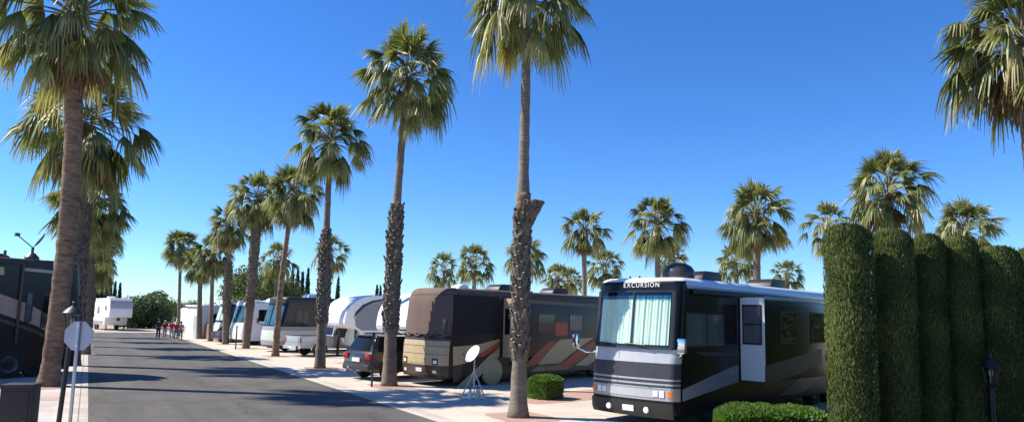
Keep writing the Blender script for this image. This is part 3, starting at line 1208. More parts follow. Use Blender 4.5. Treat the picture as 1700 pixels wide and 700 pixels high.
PLAB += ['second pencil cypress of the dark cluster behind the leaning palm', 'third pencil cypress of the dark cluster behind the leaning palm',
         'tallest pencil cypress, middle of the cluster behind the leaning palm', 'fifth pencil cypress of the dark cluster behind the leaning palm',
         'last pencil cypress of the cluster, nearest the shaggy pickup palm', 'first pencil cypress of the cluster, touching the leaning palm',
         'lone pencil cypress right of the palm beside the pickup', 'left one of two small far pencil cypresses over the white trailers',
         'right one of two small far pencil cypresses over the white trailers']
for i, (px, ty, dep) in enumerate(PENC):
    top = at_depth(px, ty, dep)
    t = thing('pencil_cypress', PLAB[i], 'cypress', (top.x, top.y, 0), 0, 'dark pencil cypresses')
    share('foliage', PM[i % 2], t, (0, 0, 0), i, (.85, .85, top.z / 10.0))
    mb = MB()
    mb.tube([(0, 0, -.05), (0, 0, top.z * .5)], [.12, .05], 6)
    mb.build('trunk', M_WOOD, t)


# ------------------------------------------------------------------ vehicles: common pieces
def wheel(parent, x, y, r, wd, outer, rim=None, dual=False, cover=None):
    """tyre with rim; 'outer' is -1 or +1, the side the rim faces"""
    mb = MB()
    h = wd / 2
    prof = [(r * .58, -h * .9), (r * .80, -h), (r * .95, -h * .85), (r, -h * .5), (r, h * .5), (r * .95, h * .85), (r * .80, h), (r * .58, h * .9)]
    mb.lathe(prof, 28, (x, y, r), 'Y')
    w_ = mb.build('wheel', M_RUBBER, parent, angle=40, smooth=True)
    rb = MB()
    o = outer * h * .9
    pr = [(r * .60, o), (r * .57, o * .97), (r * .50, o * .62), (r * .22, o * .72), (r * .18, o * .95), (.001, o * .98)]
    rb.lathe(pr, 24, (x, y, r), 'Y')
    for k in range(8):
        a = k * PI / 4
        cx, cz = x + r * .38 * math.cos(a), r + r * .38 * math.sin(a)
        rb.lathe([(r * .07, o * .70), (r * .07, o * .86), (.001, o * .88)], 8, (cx, y, cz), 'Y')
    rb.build('rim', rim or M_CHROME, w_, smooth=True, angle=30)
    if cover:
        cb = MB()
        oo = outer * (h + .03)
        cb.lathe([(r * 1.02, outer * h * .4), (r * 1.02, oo * .96), (r * .9, oo * 1.15), (.001, oo * 1.22)], 28, (x, y, r), 'Y')
        cb.build('wheel_cover', cover, w_, smooth=True, angle=50)
    return w_


def window(parent, x0, x1, z0, z1, y, sgn, glass=None, frame=None, split=None, fw=.035, rad=.06):
    """rounded side window standing 12 mm proud of the wall at y"""
    def rr(a0, a1, b0, b1, q):
        pts = []
        for cx, cz, t0 in ((a1 - q, b1 - q, 0), (a0 + q, b1 - q, 90), (a0 + q, b0 + q, 180), (a1 - q, b0 + q, 270)):
            for k in range(5):
                t = R(t0 + 22.5 * k)
                pts.append((cx + q * math.cos(t), cz + q * math.sin(t)))
        return pts
    o = rr(x0, x1, z0, z1, rad)
    i = rr(x0 + fw, x1 - fw, z0 + fw, z1 - fw, max(.01, rad - fw * .6))
    n = len(o)
    mb = MB()
    yo, yb = y + sgn * .014, y - sgn * .01
    mb.v = [(a, yo, b) for a, b in o] + [(a, yo, b) for a, b in i] + [(a, yb, b) for a, b in o] + [(a, yb, b) for a, b in i]
    for k in range(n):
        j = (k + 1) % n
        mb.face((k, j, n + j, n + k))
        mb.face((k, 2 * n + k, 2 * n + j, j))
        mb.face((n + k, n + j, 3 * n + j, 3 * n + k))
    if split:
        xs = x0 + (x1 - x0) * split
        mb.box(xs - .018, xs + .018, min(yo, yb), max(yo, yb) - .001, z0 + fw, z1 - fw)
    f = mb.build('window', frame or M_SATIN, parent)
    g = MB()
    g.poly([(a, y + sgn * .004, b) for a, b in i])
    go = g.build('pane', glass or M_DGLASS, f)
    return f


def decal(parent, name, pts, y, m_):
    """painted shape on a flat side wall"""
    mb = MB()
    mb.poly([(x, y, z) for x, z in pts])
    return mb.build(name, m_, parent)


class Coach:
    """class A motorhome body; x runs back from the nose, y across, z up"""

    def __init__(self, root, L, W, H, prof, rc=.30, bow=.10, bot=.34):
        self.root, self.L, self.hw, self.H, self.prof, self.rc, self.bow, self.bot = root, L, W / 2, H, prof, rc, bow, bot

    def fx(self, z):
        return lerp_tab(self.prof, z)

    def inset(self, z):
        e = self.H - z
        q = .20
        if e >= q:
            return 0.0
        s = 1 - e / q
        return .22 * (1 - math.sqrt(max(0, 1 - s * s)))

    def surf(self, u, z, off=0.0):
        rc, hw = self.rc, self.hw
        ins = self.inset(z)
        f = self.fx(z)
        flat = hw - rc
        arc = rc * PI / 2
        s = -1 if u < 0 else 1
        a = abs(u)
        if a <= flat:
            y = a
            x = f - self.bow * (1 - (a / flat) ** 2)
            nx, ny = -1.0, 2 * self.bow * a / flat / flat * .9
            q = math.hypot(nx, ny)
            nx, ny = nx / q, ny / q
        elif a <= flat + arc:
            t = (a - flat) / rc
            x = f + rc - rc * math.cos(t)
            y = flat + rc * math.sin(t)
            nx, ny = -math.cos(t), math.sin(t)
        else:
            x = f + rc + (a - flat - arc)
            y = hw
            nx, ny = 0, 1
        k = 1 - ins / hw
        return Vector((x + ins + nx * off, s * (y * k + ny * off), z))

    def us(self, nf=14, na=7):
        flat = self.hw - self.rc
        arc = self.rc * PI / 2
        r = [-(flat + arc) + arc * i / na for i in range(na)]
        r += [-flat + 2 * flat * i / nf for i in range(nf)]
        r += [flat + arc * i / na for i in range(na + 1)]
        return r

    def body(self, bands, mats, side_mat=0):
        """bands: list of (z_top, material index) for the nose; sides take side_mat"""
        zs = sorted(set([self.bot] + [b[0] for b in bands if self.bot < b[0] < self.H] + [p[0] for p in self.prof if self.bot < p[0] < self.H]
                        + [self.H - .2, self.H - .13, self.H - .07, self.H - .03, self.H - .008]))
        us = self.us()
        mb = MB()
        ring = None
        for z in zs:
            pts = [self.surf(u, z) for u in us]
            ins = self.inset(z)
            hwz = self.hw - ins
            xe = self.L - ins
            pts = [Vector((xe, -hwz, z)), Vector((self.L * .5, -hwz, z))] + pts + [Vector((self.L * .5, hwz, z)), Vector((xe, hwz, z))]
            k = len(mb.v)
            mb.v += [tuple(p) for p in pts]
            n = len(pts)
            if ring is not None:
                zc = (z + zprev) / 2
                bm_ = next((b[1] for b in bands if zc < b[0]), bands[-1][1])
                for i in range(n):
                    j = (i + 1) % n
                    if i == n - 1:
                        mi = side_mat or 0
                    elif (i < 2 or i >= n - 3) and side_mat is not None:
                        mi = side_mat if zc < self.H - .2 else bands[-1][1]
                    else:
                        mi = bm_
                    mb.face((ring + i, ring + j, k + j, k + i), mi)
            else:
                mb.face(range(k, k + n), side_mat or 0)
            ring, zprev = k, z
        k = len(mb.v)
        mb.v.append((self.L / 2, 0, self.H + .02))
        for i in range(n):
            mb.face((ring + i, ring + (i + 1) % n, k), bands[-1][1])
        return mb.build('body', mats, self.root, smooth=True, angle=35)

    def patch(self, name, u0, u1, z0, z1, m_, off=.012, nu=16, nz=8, th=.0, pleat=0.0, parent=None, seed=0, round_=0.0):
        mb = MB()
        rnd = random.Random(seed)
        for j in range(nz + 1):
            for i in range(nu + 1):
                fu, fz = i / nu, j / nz
                u = u0 + (u1 - u0) * fu
                o = off
                if pleat:
                    o += pleat * (math.sin(u * 34 + 1.7 * math.sin(u * 9 + seed)) * .6 + .4 * math.sin(u * 71 + fz * 1.2)) * (.75 + .25 * fz)
                za, zb = z0, z1
                if round_:
                    e = min(fu, 1 - fu) * abs(u1 - u0)
                    if e < round_:
                        q = round_ - math.sqrt(max(0, round_ ** 2 - (round_ - e) ** 2))
                        za, zb = z0 + q, z1 - q
                mb.v.append(tuple(self.surf(u, za + (zb - za) * fz, o)))
        for j in range(nz):
            for i in range(nu):
                a = j * (nu + 1) + i
                mb.face((a, a + 1, a + nu + 2, a + nu + 1))
        if th:
            k = len(mb.v)
            for j in range(nz + 1):
                for i in range(nu + 1):
                    fu, fz = i / nu, j / nz
                    mb.v.append(tuple(self.surf(u0 + (u1 - u0) * fu, z0 + (z1 - z0) * fz, off - th)))
            per = [i for i in range(nu + 1)] + [j * (nu + 1) + nu for j in range(1, nz + 1)] + [nz * (nu + 1) + i for i in range(nu - 1, -1, -1)] + [j * (nu + 1) for j in range(nz - 1, 0, -1)]
            for a, b in zip(per, per[1:] + per[:1]):
                mb.face((a, b, k + b, k + a))
        return mb.build(name, m_, parent or self.root, smooth=True, angle=40)

    def mirror(self, s, z, reach, m_arm, back=.35, up=.25, hh=.34, ww=.20):
        mb = MB()
        b0 = self.surf(s * (self.hw - .05), z, 0)
        e = b0 + Vector((-.30, s * reach, .10))
        mb.tube([b0, b0 + Vector((-.12, s * reach * .5, -.02)), e], [.028, .024, .022], 8)
        arm = mb.build('mirror_arm', m_arm, self.root, smooth=True)
        h = MB()
        h.box(e.x - .06, e.x + .04, e.y - ww / 2, e.y + ww / 2, e.z - .02, e.z + hh)
        h.build('mirror_housing', m_arm, arm, bevel=.04)
        g = MB()
        g.box(e.x + .041, e.x + .045, e.y - ww / 2 + .03, e.y + ww / 2 - .03, e.z + .02, e.z + hh - .05)
        g.build('mirror_glass', M_MIRROR, arm)
        return arm


def side_local(root, px, py, y):
    """where the ray through a photo point meets the side wall (local plane y) of a placed vehicle"""
    rz = root.rotation_euler.z
    ax = Vector((math.cos(rz), math.sin(rz), 0))
    ay = Vector((-math.sin(rz), math.cos(rz), 0))
    d = ray(px, py)
    o = EYE - root.location
    t = (y - o.dot(ay)) / d.dot(ay)
    p = o + d * t
    return (p.dot(ax), p.z)


def roof_unit(parent, x, y, z, lx, ly, h, m_, name='air_conditioner'):
    mb = MB()
    pr = [(x - lx / 2, z), (x + lx / 2, z), (x + lx / 2 - .03, z + h * .7), (x + lx / 2 - .15, z + h), (x - lx / 2 + .28, z + h), (x - lx / 2 + .08, z + h * .6)]
    mb.prism(pr, y - ly / 2, y + ly / 2)
    return mb.build(name, m_, parent, bevel=.05)


def text_mesh(txt, size, extrude):
    cu = bpy.data.curves.new('lettering', 'FONT')
    cu.body = txt
    cu.size = size
    cu.extrude = extrude
    cu.align_x = 'CENTER'
    cu.space_character = 1.25
    o = bpy.data.objects.new('tmp', cu)
    COL.objects.link(o)
    dg = bpy.context.evaluated_depsgraph_get()
    me = bpy.data.meshes.new_from_object(o.evaluated_get(dg))
    bpy.data.objects.remove(o)
    return me


def coach_at(px, py, name, label, W, rz, group=None):
    """root at the middle of the nose, from the ground point of the corner nearest the camera"""
    c = ground(px, py)
    ay = Vector((-math.sin(rz), math.cos(rz), 0))
    p = c + ay * (W / 2)
    return thing(name, label, 'motorhome', p, rz, group)


MHG = 'motorhomes on the right-hand pads'

# ------------------------------------------------------------------ the silver and black motorhome
W = 2.55
RZ = A_R
hero = coach_at(1122, 715, 'motorhome', 'black and silver motorhome with mint curtains behind its windshield', W, RZ, MHG)
pr = [(.25, .06), (.34, .0), (.62, -.02), (.95, -.02), (1.22, .0), (1.55, .03), (1.86, .10), (3.22, .26), (3.45, .27), (3.65, .27)]
C = Coach(hero, 11.6, W, 3.64, pr, rc=.24, bow=.10, bot=.34)
C.body([(.66, 0), (.96, 1), (1.02, 2), (1.06, 1), (1.13, 2), (1.17, 1), (1.22, 2), (1.54, 3), (1.87, 4), (3.54, 0), (4, 5)], [M_BLACK, M_SILVER, M_GUN, M_GUN, M_PALE, M_WHITE])
C.patch('bumper', -1.18, 1.18, .24, .60, M_SATIN, .05, 18, 3, .08)
C.patch('curtain', -1.02, 1.02, 1.97, 3.18, M_CURT, .036, 200, 8, 0, .020, seed=3)
for a, b in ((-1.06, -.05), (-.01, 1.06)):
    g_ = C.patch('windshield', a, b, 1.93, 3.08, G_CLEAR, .062, 12, 8, 0, round_=.06)
    C.patch('sun_band', a, b, 3.083, 3.26, G_BAND, .062, 12, 2, parent=g_)
C.patch('windshield_frame', -.048, -.012, 1.93, 3.30, M_SATIN, .066, 2, 6, .06)
C.patch('windshield_seal', -1.12, 1.12, 1.87, 1.925, M_SATIN, .07, 16, 2, .06)
C.patch('windshield_seal', -1.12, 1.12, 3.262, 3.30, M_SATIN, .07, 16, 2, .06)
for s in (-1, 1):
    C.patch('windshield_post', s * 1.065, s * 1.15, 1.90, 3.30, M_SATIN, .066, 3, 8, .06)
for s in (-.62, .45):
    mb = MB()
    p0 = C.surf(s, 1.88, .08)
    p1 = C.surf(s + .55, 1.97, .085)
    mb.tube([p0, (p0 + p1) / 2 + Vector((-.02, 0, .02)), p1], .013, 6)
    mb.tube([p1 - Vector((0, .38, .01)), p1 + Vector((0, .2, .02))], .012, 5)
    mb.build('wiper', M_SATIN, hero)
C.patch('trim_line', -1.15, 1.15, .945, .962, M_CHROME, .012, 18, 1, .01)
C.patch('hood_gap', .33, .338, .68, 1.86, M_SATIN, .004, 1, 6)
C.patch('lower_panel', -.72, .70, .72, .90, M_PALE, .012, 12, 2, .01)
for s in (-1, 1):
    q = C.patch('headlight', s * .86, s * .98, .74, .90, M_LENS, .018, 4, 3, .02)
    q2 = C.patch('headlight', s * .70, s * .82, .75, .89, M_LENS, .018, 4, 3, .02)
    C.patch('turn_signal', s * 1.06, s * 1.20, .75, .89, M_AMBER, .018, 5, 3, .02)
    mb = MB()
    c = C.surf(s * .55, .42, .06)
    mb.lathe([(.075, 0), (.075, -.03), (.06, -.045), (.001, -.05)], 16, tuple(c), 'X')
    mb.build('fog_lamp', M_LENS, hero, smooth=True, angle=40)
C.patch('number_plate', -.20, .12, .36, .50, M_PLATE, .075, 4, 2, .015)
C.mirror(-1, 1.72, .34, M_CHROME)
C.mirror(1, 1.72, .42, M_CHROME)
me = text_mesh('EXCURSION', .165, .006)
me.materials.append(M_LETTER)
o = bpy.data.objects.new('lettering', me)
COL.objects.link(o)
o.parent = hero
o.location = C.surf(-.22, 3.385, .03) + Vector((-.012, 0, 0))
o.rotation_euler = (R(90), 0, R(-90))
hw = W / 2
for s in (-1, 1):
    mb = MB()
    mb.box(.55, 11.4, s * hw - .025, s * hw + .03, 3.36, 3.44)
    mb.build('roof_trim', M_PALE, hero, bevel=.012)
mb = MB()
mb.box(.75, 6.4, -hw - .10, -hw - .004, 3.22, 3.34)
mb.build('awning', M_SATIN, hero, bevel=.04)


def hs_(pts, y=-hw, root=hero):
    return [side_local(root, a, b, y) for a, b in pts]


sx0, sz1 = side_local(hero, 1227, 492, -hw)
sx1 = 8.6
SO = .72
window(hero, *[side_local(hero, 1138, 526, -hw)[0], side_local(hero, 1203, 560, -hw)[0]], 1.92, 2.78, -hw, -1, M_FGLASS, split=.52)
decal(hero, 'paint_stripe', hs_([(1133, 646), (1180, 624), (1226, 604), (1226, 633), (1180, 649), (1133, 666)]), -hw - .004, M_GREY)
decal(hero, 'paint_stripe', hs_([(1152, 583), (1226, 586), (1226, 590), (1166, 590)]), -hw - .004, M_GUN)
sl_ = MB()
sl_.box(sx0, sx1, -hw - SO, -hw + .05, 1.02, 3.24)
slide = sl_.build('slide_out', M_BLACK, hero, bevel=.02)
mb = MB()
mb.box(sx0 - .012, sx0 - .002, -hw - SO + .01, -hw - .03, 1.03, 3.23)
mb.build('end_panel', M_WHITE, slide)
mb = MB()
mb.box(sx0 - .03, sx0 - .012, -hw - SO + .08, -hw - .09, 1.98, 3.04)
ew = mb.build('window', M_SATIN, slide, bevel=.008)
mb = MB()
mb.box(sx0 - .034, sx0 - .031, -hw - SO + .12, -hw - .13, 2.03, 2.50)
mb.box(sx0 - .034, sx0 - .031, -hw - SO + .12, -hw - .13, 2.54, 2.99)
mb.build('pane', M_FGLASS, ew)
mb = MB()
mb.box(sx0 - .02, sx1, -hw - SO - .03, -hw - SO - .004, 3.17, 3.26)
mb.build('slide_awning', M_PALE, slide, bevel=.01)
ys = -hw - SO
hs2 = lambda p: hs_(p, ys)
decal(slide, 'paint_stripe', [(x, z) for x, z in hs2([(1270, 607), (1320, 592), (1364, 578), (1364, 603), (1320, 622), (1270, 640)])], ys - .004, M_GUN)
window(slide, sx0 + .9, sx0 + 2.0, 2.0, 2.9, ys, -1, M_DGLASS)
window(slide, sx0 + 3.0, sx0 + 4.4, 2.0, 2.9, ys, -1, M_DGLASS)
decal(hero, 'paint_stripe', [(5.6, .45), (7.4, 1.0), (9.4, 1.01), (7.4, .45)], -hw - .004, M_GUN)
for x in (1.9, 8.4, 9.6):
    for s in (-1, 1):
        wheel(hero, x, s * (hw - .17), .49, .30, s)
mb = MB()
mb.box(.4, 11.2, -.9, .9, .22, .36)
mb.build('chassis', M_SATIN, hero)
dm = MB()
dm.lathe([(.40, 0), (.43, .10), (.41, .22), (.33, .34), (.20, .41), (.001, .44)], 24, (1.35, -.55, 3.64))
dm.build('satellite_dome', M_GUN, hero, smooth=True, angle=50)
roof_unit(hero, 2.9, -.25, 3.64, 1.15, .85, .30, M_SATIN)
roof_unit(hero, 6.9, -.35, 3.64, 1.15, .85, .30, M_SATIN)
for yy, hh_ in ((-.35, .12), (.25, .1), (.55, .1)):
    mb = MB()
    mb.tube([(.75, yy, 3.62), (.75, yy, 3.62 + hh_)], [.03, .02], 8)
    mb.build('marker_light', M_SATIN, hero)

# ------------------------------------------------------------------ the brown motorhome with shade covers
brown = coach_at(733, 644, 'motorhome', 'brown and tan motorhome with cloth shade covers over its windows', W, RZ, MHG)
pr = [(.25, .10), (.34, .05), (.62, .0), (1.0, .0), (1.5, .02), (1.85, .08), (3.1, .20), (3.3, .26), (3.62, .36)]
B = Coach(brown, 11.8, W, 3.62, pr, rc=.30, bow=.10, bot=.34)
B.body([(.42, 0), (.78, 1), (1.16, 2), (1.18, 3), (1.45, 2), (1.47, 3), (1.66, 2), (1.74, 3), (3.36, 0), (5, 4)], [M_DKBROWN, M_BROWN, M_TAN, M_BROWN, M_COVER], 0)
flat = B.hw - B.rc
uu = flat + B.rc * PI / 2
B.patch('windshield_cover', -uu * .985, uu * .985, 1.90, 3.34, M_COVER, .02, 30, 10, .012, .0015, seed=2)
sv = MB()
sv.box(.42, 2.75, -hw - .022, -hw - .004, 1.93, 3.34)
sv.build('side_window_cover', M_BCOVER, brown, bevel=.006)
mb = MB()
rnd_ = random.Random(4)
pts = [B.surf(-uu + 2 * uu * i / 24, 1.86 + .05 * math.sin(i * 1.3), .035) for i in range(25)]
mb.tube(pts, .028, 6)
mb.build('cover_hem', M_COVER, brown, smooth=True)
for s in (-1, 1):
    B.patch('headlight', s * .74, s * 1.02, .80, 1.02, M_SATIN, .015, 6, 3, .02)
    B.patch('headlight', s * .80, s * .98, .84, .96, M_LENS, .022, 4, 3, .01)
    B.patch('fog_lamp', s * .78, s * .94, .50, .60, M_LENS, .02, 4, 3, .02)
    B.mirror(s, 2.0, .30, M_SATIN)
B.patch('number_plate', -.22, .12, .52, .66, M_PLATE, .02, 3, 2, .015)
B.patch('grille', -.70, .70, .84, 1.04, M_TAN2, .012, 8, 2, .01)


def bl(pts, y=-hw):
    return hs_(pts, y, brown)


decal(brown, 'paint_stripe', bl([(752, 575), (790, 572), (829, 562), (829, 576), (790, 590), (770, 603), (752, 607)]), -hw - .004, M_TAN2)
decal(brown, 'paint_stripe', bl([(790, 590), (829, 566), (829, 575), (800, 593)]), -hw - .008, M_RUST)
decal(brown, 'paint_stripe', bl([(829, 576), (829, 590), (805, 615), (780, 640), (756, 643), (790, 612), (812, 590)]), -hw - .004, M_TAN2)
decal(brown, 'paint_stripe', bl([(752, 610), (768, 604), (764, 630), (752, 636)]), -hw - .004, M_BROWN)
bx0 = side_local(brown, 836, 500, -hw)[0]
sb = MB()
sb.box(bx0, 9.4, -hw - .5, -hw + .05, 1.02, 3.3)
bs = sb.build('slide_out', M_DKBROWN, brown, bevel=.02)
mb = MB()
mb.box(bx0 - .012, bx0 - .002, -hw - .49, -hw - .03, 1.03, 3.29)
mb.build('end_panel', M_TAN, bs)
mb = MB()
mb.box(bx0 - .02, bx0 - .014, -hw - .40, -hw - .12, 1.9, 2.9)
mb.build('window', M_DGLASS, bs)
mb = MB()
mb.box(bx0 - .05, bx0 - .02, -hw - .47, -hw - .41, 1.05, 1.75)
mb.build('slide_brace', M_YELLOW, bs)
yb = -hw - .5
b2 = lambda p: hs_(p, yb, brown)
decal(bs, 'paint_stripe', b2([(868, 610), (888, 588), (912, 566), (925, 566), (905, 586), (893, 604)]), yb - .004, M_RUST)
decal(bs, 'paint_stripe', b2([(893, 604), (912, 580), (930, 563), (985, 560), (950, 585), (930, 602)]), yb - .004, M_TAN2)
decal(bs, 'paint_stripe', b2([(925, 610), (945, 592), (985, 566), (990, 572), (965, 596), (945, 610)]), yb - .004, M_RUST)
decal(bs, 'paint_stripe', b2([(955, 606), (990, 578), (990, 596), (975, 606)]), yb - .004, M_TAN2)
decal(bs, 'paint_stripe', b2([(868, 496), (990, 505), (990, 510), (868, 502)]), yb - .004, M_BROWN)
decal(bs, 'paint_stripe', b2([(922, 535), (942, 535), (942, 556), (922, 556)]), yb - .004, M_RUST)
window(bs, b2([(893, 540)])[0][0], b2([(922, 540)])[0][0], 1.95, 2.75, yb, -1, M_DGLASS)
window(bs, b2([(945, 540)])[0][0], b2([(968, 540)])[0][0], 2.05, 2.75, yb, -1, M_FGLASS)
decal(brown, 'paint_stripe', [(4.6, .42), (6.0, 1.0), (8.2, 1.0), (7.0, .42)], -hw - .004, M_TAN2)
for x in (2.5, 8.9, 10.1):
    for s in (-1, 1):
        wheel(brown, x, s * (hw - .15), .50, .30, s, cover=M_TAN2 if (x == 2.5) else None)
mb = MB()
mb.box(.4, 11.2, -.9, .9, .22, .36)
mb.build('chassis', M_SATIN, brown)
roof_unit(brown, 1.9, .1, 3.62, .6, .5, .20, M_WHITE, 'roof_vent')
roof_unit(brown, 3.9, -.2, 3.62, 1.1, .8, .28, M_SATIN)
roof_unit(brown, 7.2, -.2, 3.62, 1.1, .8, .28, M_SATIN)
mb = MB()
mb.box(.7, 11.5, -hw - .03, -hw + .02, 3.36, 3.43)
mb.build('roof_trim', M_BROWN, brown, bevel=.012)


# ------------------------------------------------------------------ generic coaches down the row
def plain_coach(px, py, label, bands, mats, side, glass, upper=None, L=10.5, H=3.5, curtain=None, rz=RZ, stripes=()):
    rt = coach_at(px, py, 'motorhome', label, W, rz, MHG)
    pr = [(.25, .10), (.34, .05), (.62, .0), (1.0, .0), (1.4, .03), (1.7, .12), (3.0, .42), (3.25, .46), (3.5, .46)]
    k = Coach(rt, L, W, H, pr, rc=.3, bow=.1, bot=.34)
    k.body(bands, mats, side)
    if curtain:
        k.patch('curtain', -1.02, 1.02, 1.80, 2.95, curtain, .02, 60, 6, 0, .01)
        g = k.patch('windshield', -1.1, 1.1, 1.74, 3.02, G_CLEAR, .05, 14, 6, 0, round_=.08)
    else:
        g = k.patch('windshield', -1.16, 1.16, 1.74, 3.02, glass, .02, 14, 6, 0, round_=.08)
    k.patch('windshield_frame', -.02, .02, 1.74, 3.02, M_SATIN, .06, 2, 4, .04)
    for s in (-1, 1):
        k.patch('headlight', s * .74, s * 1.02, .76, .92, M_LENS, .015, 5, 2, .02)
        k.mirror(s, 1.75, .28, M_SATIN)
        for x in (1.8, 7.6):
            wheel(rt, x, s * (hw - .15), .48, .28, s)
    if upper:
        decal(rt, 'dark_upper_wall', [(.85, 1.66), (L - .1, 1.66), (L - .1, 3.28), (.95, 3.28)], -hw - .004, upper)
    for p, m_ in stripes:
        decal(rt, 'paint_stripe', p, -hw - .008, m_)
    window(rt, 1.2, 2.2, 1.85, 2.75, -hw - .005, -1, M_DGLASS, split=.5)
    window(rt, 4.0, 5.2, 1.95, 2.75, -hw - .005, -1, M_DGLASS)
    roof_unit(rt, 3.0, 0, H, 1.1, .8, .28, M_WHITE)
    roof_unit(rt, 7.0, 0, H, 1.1, .8, .28, M_WHITE)
    mb = MB()
    mb.box(.4, L - .3, -.9, .9, .22, .36)
    mb.build('chassis', M_SATIN, rt)
    return rt


plain_coach(459, 585, 'motorhome with blue windshield, pale green nose and black upper side',
            [(.45, 0), (.75, 1), (1.4, 2), (1.66, 1), (3.2, 0), (5, 3)], [M_BLACK, M_GREY, mat('pale_green_paint', (.50, .53, .46), .4, var=.05), M_SATIN], None, M_SKYGLASS, None, H=3.6,
            stripes=[([(1.0, .9), (9.5, 1.5), (9.5, 1.3), (1.0, .7)], M_PALE)])
plain_coach(401, 573, 'white motorhome with a blue windshield behind the white van',
            [(.45, 0), (3.3, 1), (5, 1)], [M_SATIN, M_WHITE], 1, M_SKYGLASS, None, H=3.4)
plain_coach(372, 567, 'motorhome with drawn green curtain in the windshield, second furthest',
            [(.45, 0), (1.6, 1), (3.2, 0), (5, 1)], [M_BLACK, M_WHITE], 0, M_DGLASS, None, H=3.35, curtain=M_CURT)


# ------------------------------------------------------------------ fifth wheel trailers
def fifth_wheel(root, L, H, m_body, m_nose, panels=(), legs=True, Wd=2.45, step=2.9, windows=(), prof=None, cap_w=True):
    h2 = Wd / 2
    prof = prof or [(0, 2.02), (.02, 2.3), (.10, 2.68), (.30, 3.06), (.66, 3.36), (1.2, H - .12), (1.9, H), (L, H), (L, .62), (step + .15, .62), (step, .75), (step - .12, 1.50), (step - .35, 1.68), (.25, 1.74), (.06, 1.84)]
    mb = MB()
    mb.prism(prof, -h2, h2)
    mb.build('body', m_body, root, bevel=.09)
    # nose cap: the front slopes again, 12 mm proud
    front = [q for q in prof if q[0] < 2.0 and q[1] > 1.9]
    cap = MB()
    for i, (x, z) in enumerate(front):
        for y in (-h2 * .95, h2 * .95):
            cap.v.append((x - .012, y, z + .008))
    for i in range(len(front) - 1):
        cap.face((2 * i, 2 * i + 1, 2 * i + 3, 2 * i + 2))
    cap.build('nose_cap', m_nose, root, smooth=True)
    for pts, m_ in panels:
        decal(root, 'side_panel', pts, -h2 - .004, m_)
    for (x0, x1, z0, z1) in windows:
        window(root, x0, x1, z0, z1, -h2 - .005, -1, M_DGLASS)
    for x in (L * .62, L * .62 + .95):
        for s in (-1, 1):
            wheel(root, x, s * (h2 - .12), .37, .24, s, M_STEEL)
    if legs:
        for s in (-1, 1):
            g = MB()
            g.box(step - .35, step - .22, s * .95 - .06, s * .95 + .06, .04, 1.72)
            g.box(step - .43, step - .14, s * .95 - .14, s * .95 + .14, .0, .05)
            g.build('landing_leg', M_SATIN, root)
    kp = MB()
    q0 = min(.9, step - .95)
    kp.prism([(q0, 1.70), (q0 + .6, 1.70), (q0 + .45, 1.15), (q0 + .15, 1.15)], -.14, .14)
    kp.build('hitch_pin_box', M_SATIN, root, bevel=.02)
    roof_unit(root, L * .55, 0, H, 1.0, .8, .26, M_WHITE)
    mb = MB()
    mb.tube([(step + 1.2, -h2 + .15, H - .02), (step + 1.2, -h2 + .15, H + .18)], .05, 8)
    mb.build('roof_vent', M_SATIN, root)
    return root


M_FWGREY = mat('trailer_grey', (.27, .275, .285), .45, var=.06, spec=.3)
M_FWLT = mat('trailer_light_grey', (.44, .44, .45), .45, var=.05, spec=.3)
TRG = 'white trailers on the pads'


def trailer_root(px, dep, label, rz, Wd=2.45, cat='trailer', name='fifth_wheel_trailer'):
    c = at_ground_depth(px, dep)
    ay = Vector((-math.sin(rz), math.cos(rz), 0))
    return thing(name, label, cat, c + ay * (Wd / 2), rz, TRG)


fa = trailer_root(676, 31.6, 'white fifth wheel with rounded nose between SUV and brown motorhome', RZ)
fifth_wheel(fa, 9.5, 3.62, M_WHITE, M_WHITE, [([(3.0, .8), (9.3, .8), (9.3, 1.25), (3.0, 1.25)], M_FWGREY)], windows=[(4, 5, 1.9, 2.7)])
fb = trailer_root(574, 40.5, 'white and grey fifth wheel with black swoosh behind the pickup', RZ)
sw = [(.62, 2.3), (.8, 2.65), (1.25, 3.05), (1.9, 3.32), (2.9, 3.48), (9.4, 3.5), (9.4, 1.62), (1.1, 1.62), (.7, 1.86)]
fifth_wheel(fb, 10, 3.72, M_WHITE, M_WHITE, [(sw, M_FWGREY), ([(1.45, .7), (9.4, .7), (9.4, 1.5), (1.25, 1.5)], M_FWLT)], windows=[(6.2, 7.2, 1.9, 2.7)], step=1.2)
decal(fb, 'paint_stripe', [(.50, 2.3), (.66, 2.70), (1.12, 3.12), (1.8, 3.40), (2.9, 3.58), (4.6, 3.60), (2.9, 3.49), (1.9, 3.30), (1.28, 3.02), (.84, 2.63)], -1.233, M_SATIN)
decal(fb, 'door', [(3.8, .8), (4.5, .8), (4.5, 2.9), (3.8, 2.9)], -1.236, M_FWLT)
mb = MB()
mb.box(3.7, 3.76, -1.26, -1.232, .8, 3.3)
mb.build('awning_arm', M_SATIN, fb)
fc = trailer_root(428, 54.5, 'pale grey trailer between the white van and black sided motorhome', RZ)
fifth_wheel(fc, 9, 3.55, M_FWLT, M_WHITE, [([(3.0, .8), (8.8, .8), (8.8, 1.2), (3.0, 1.2)], M_FWGREY)], windows=[(1.3, 1.9, 2.2, 2.9), (4, 5, 1.9, 2.7)])

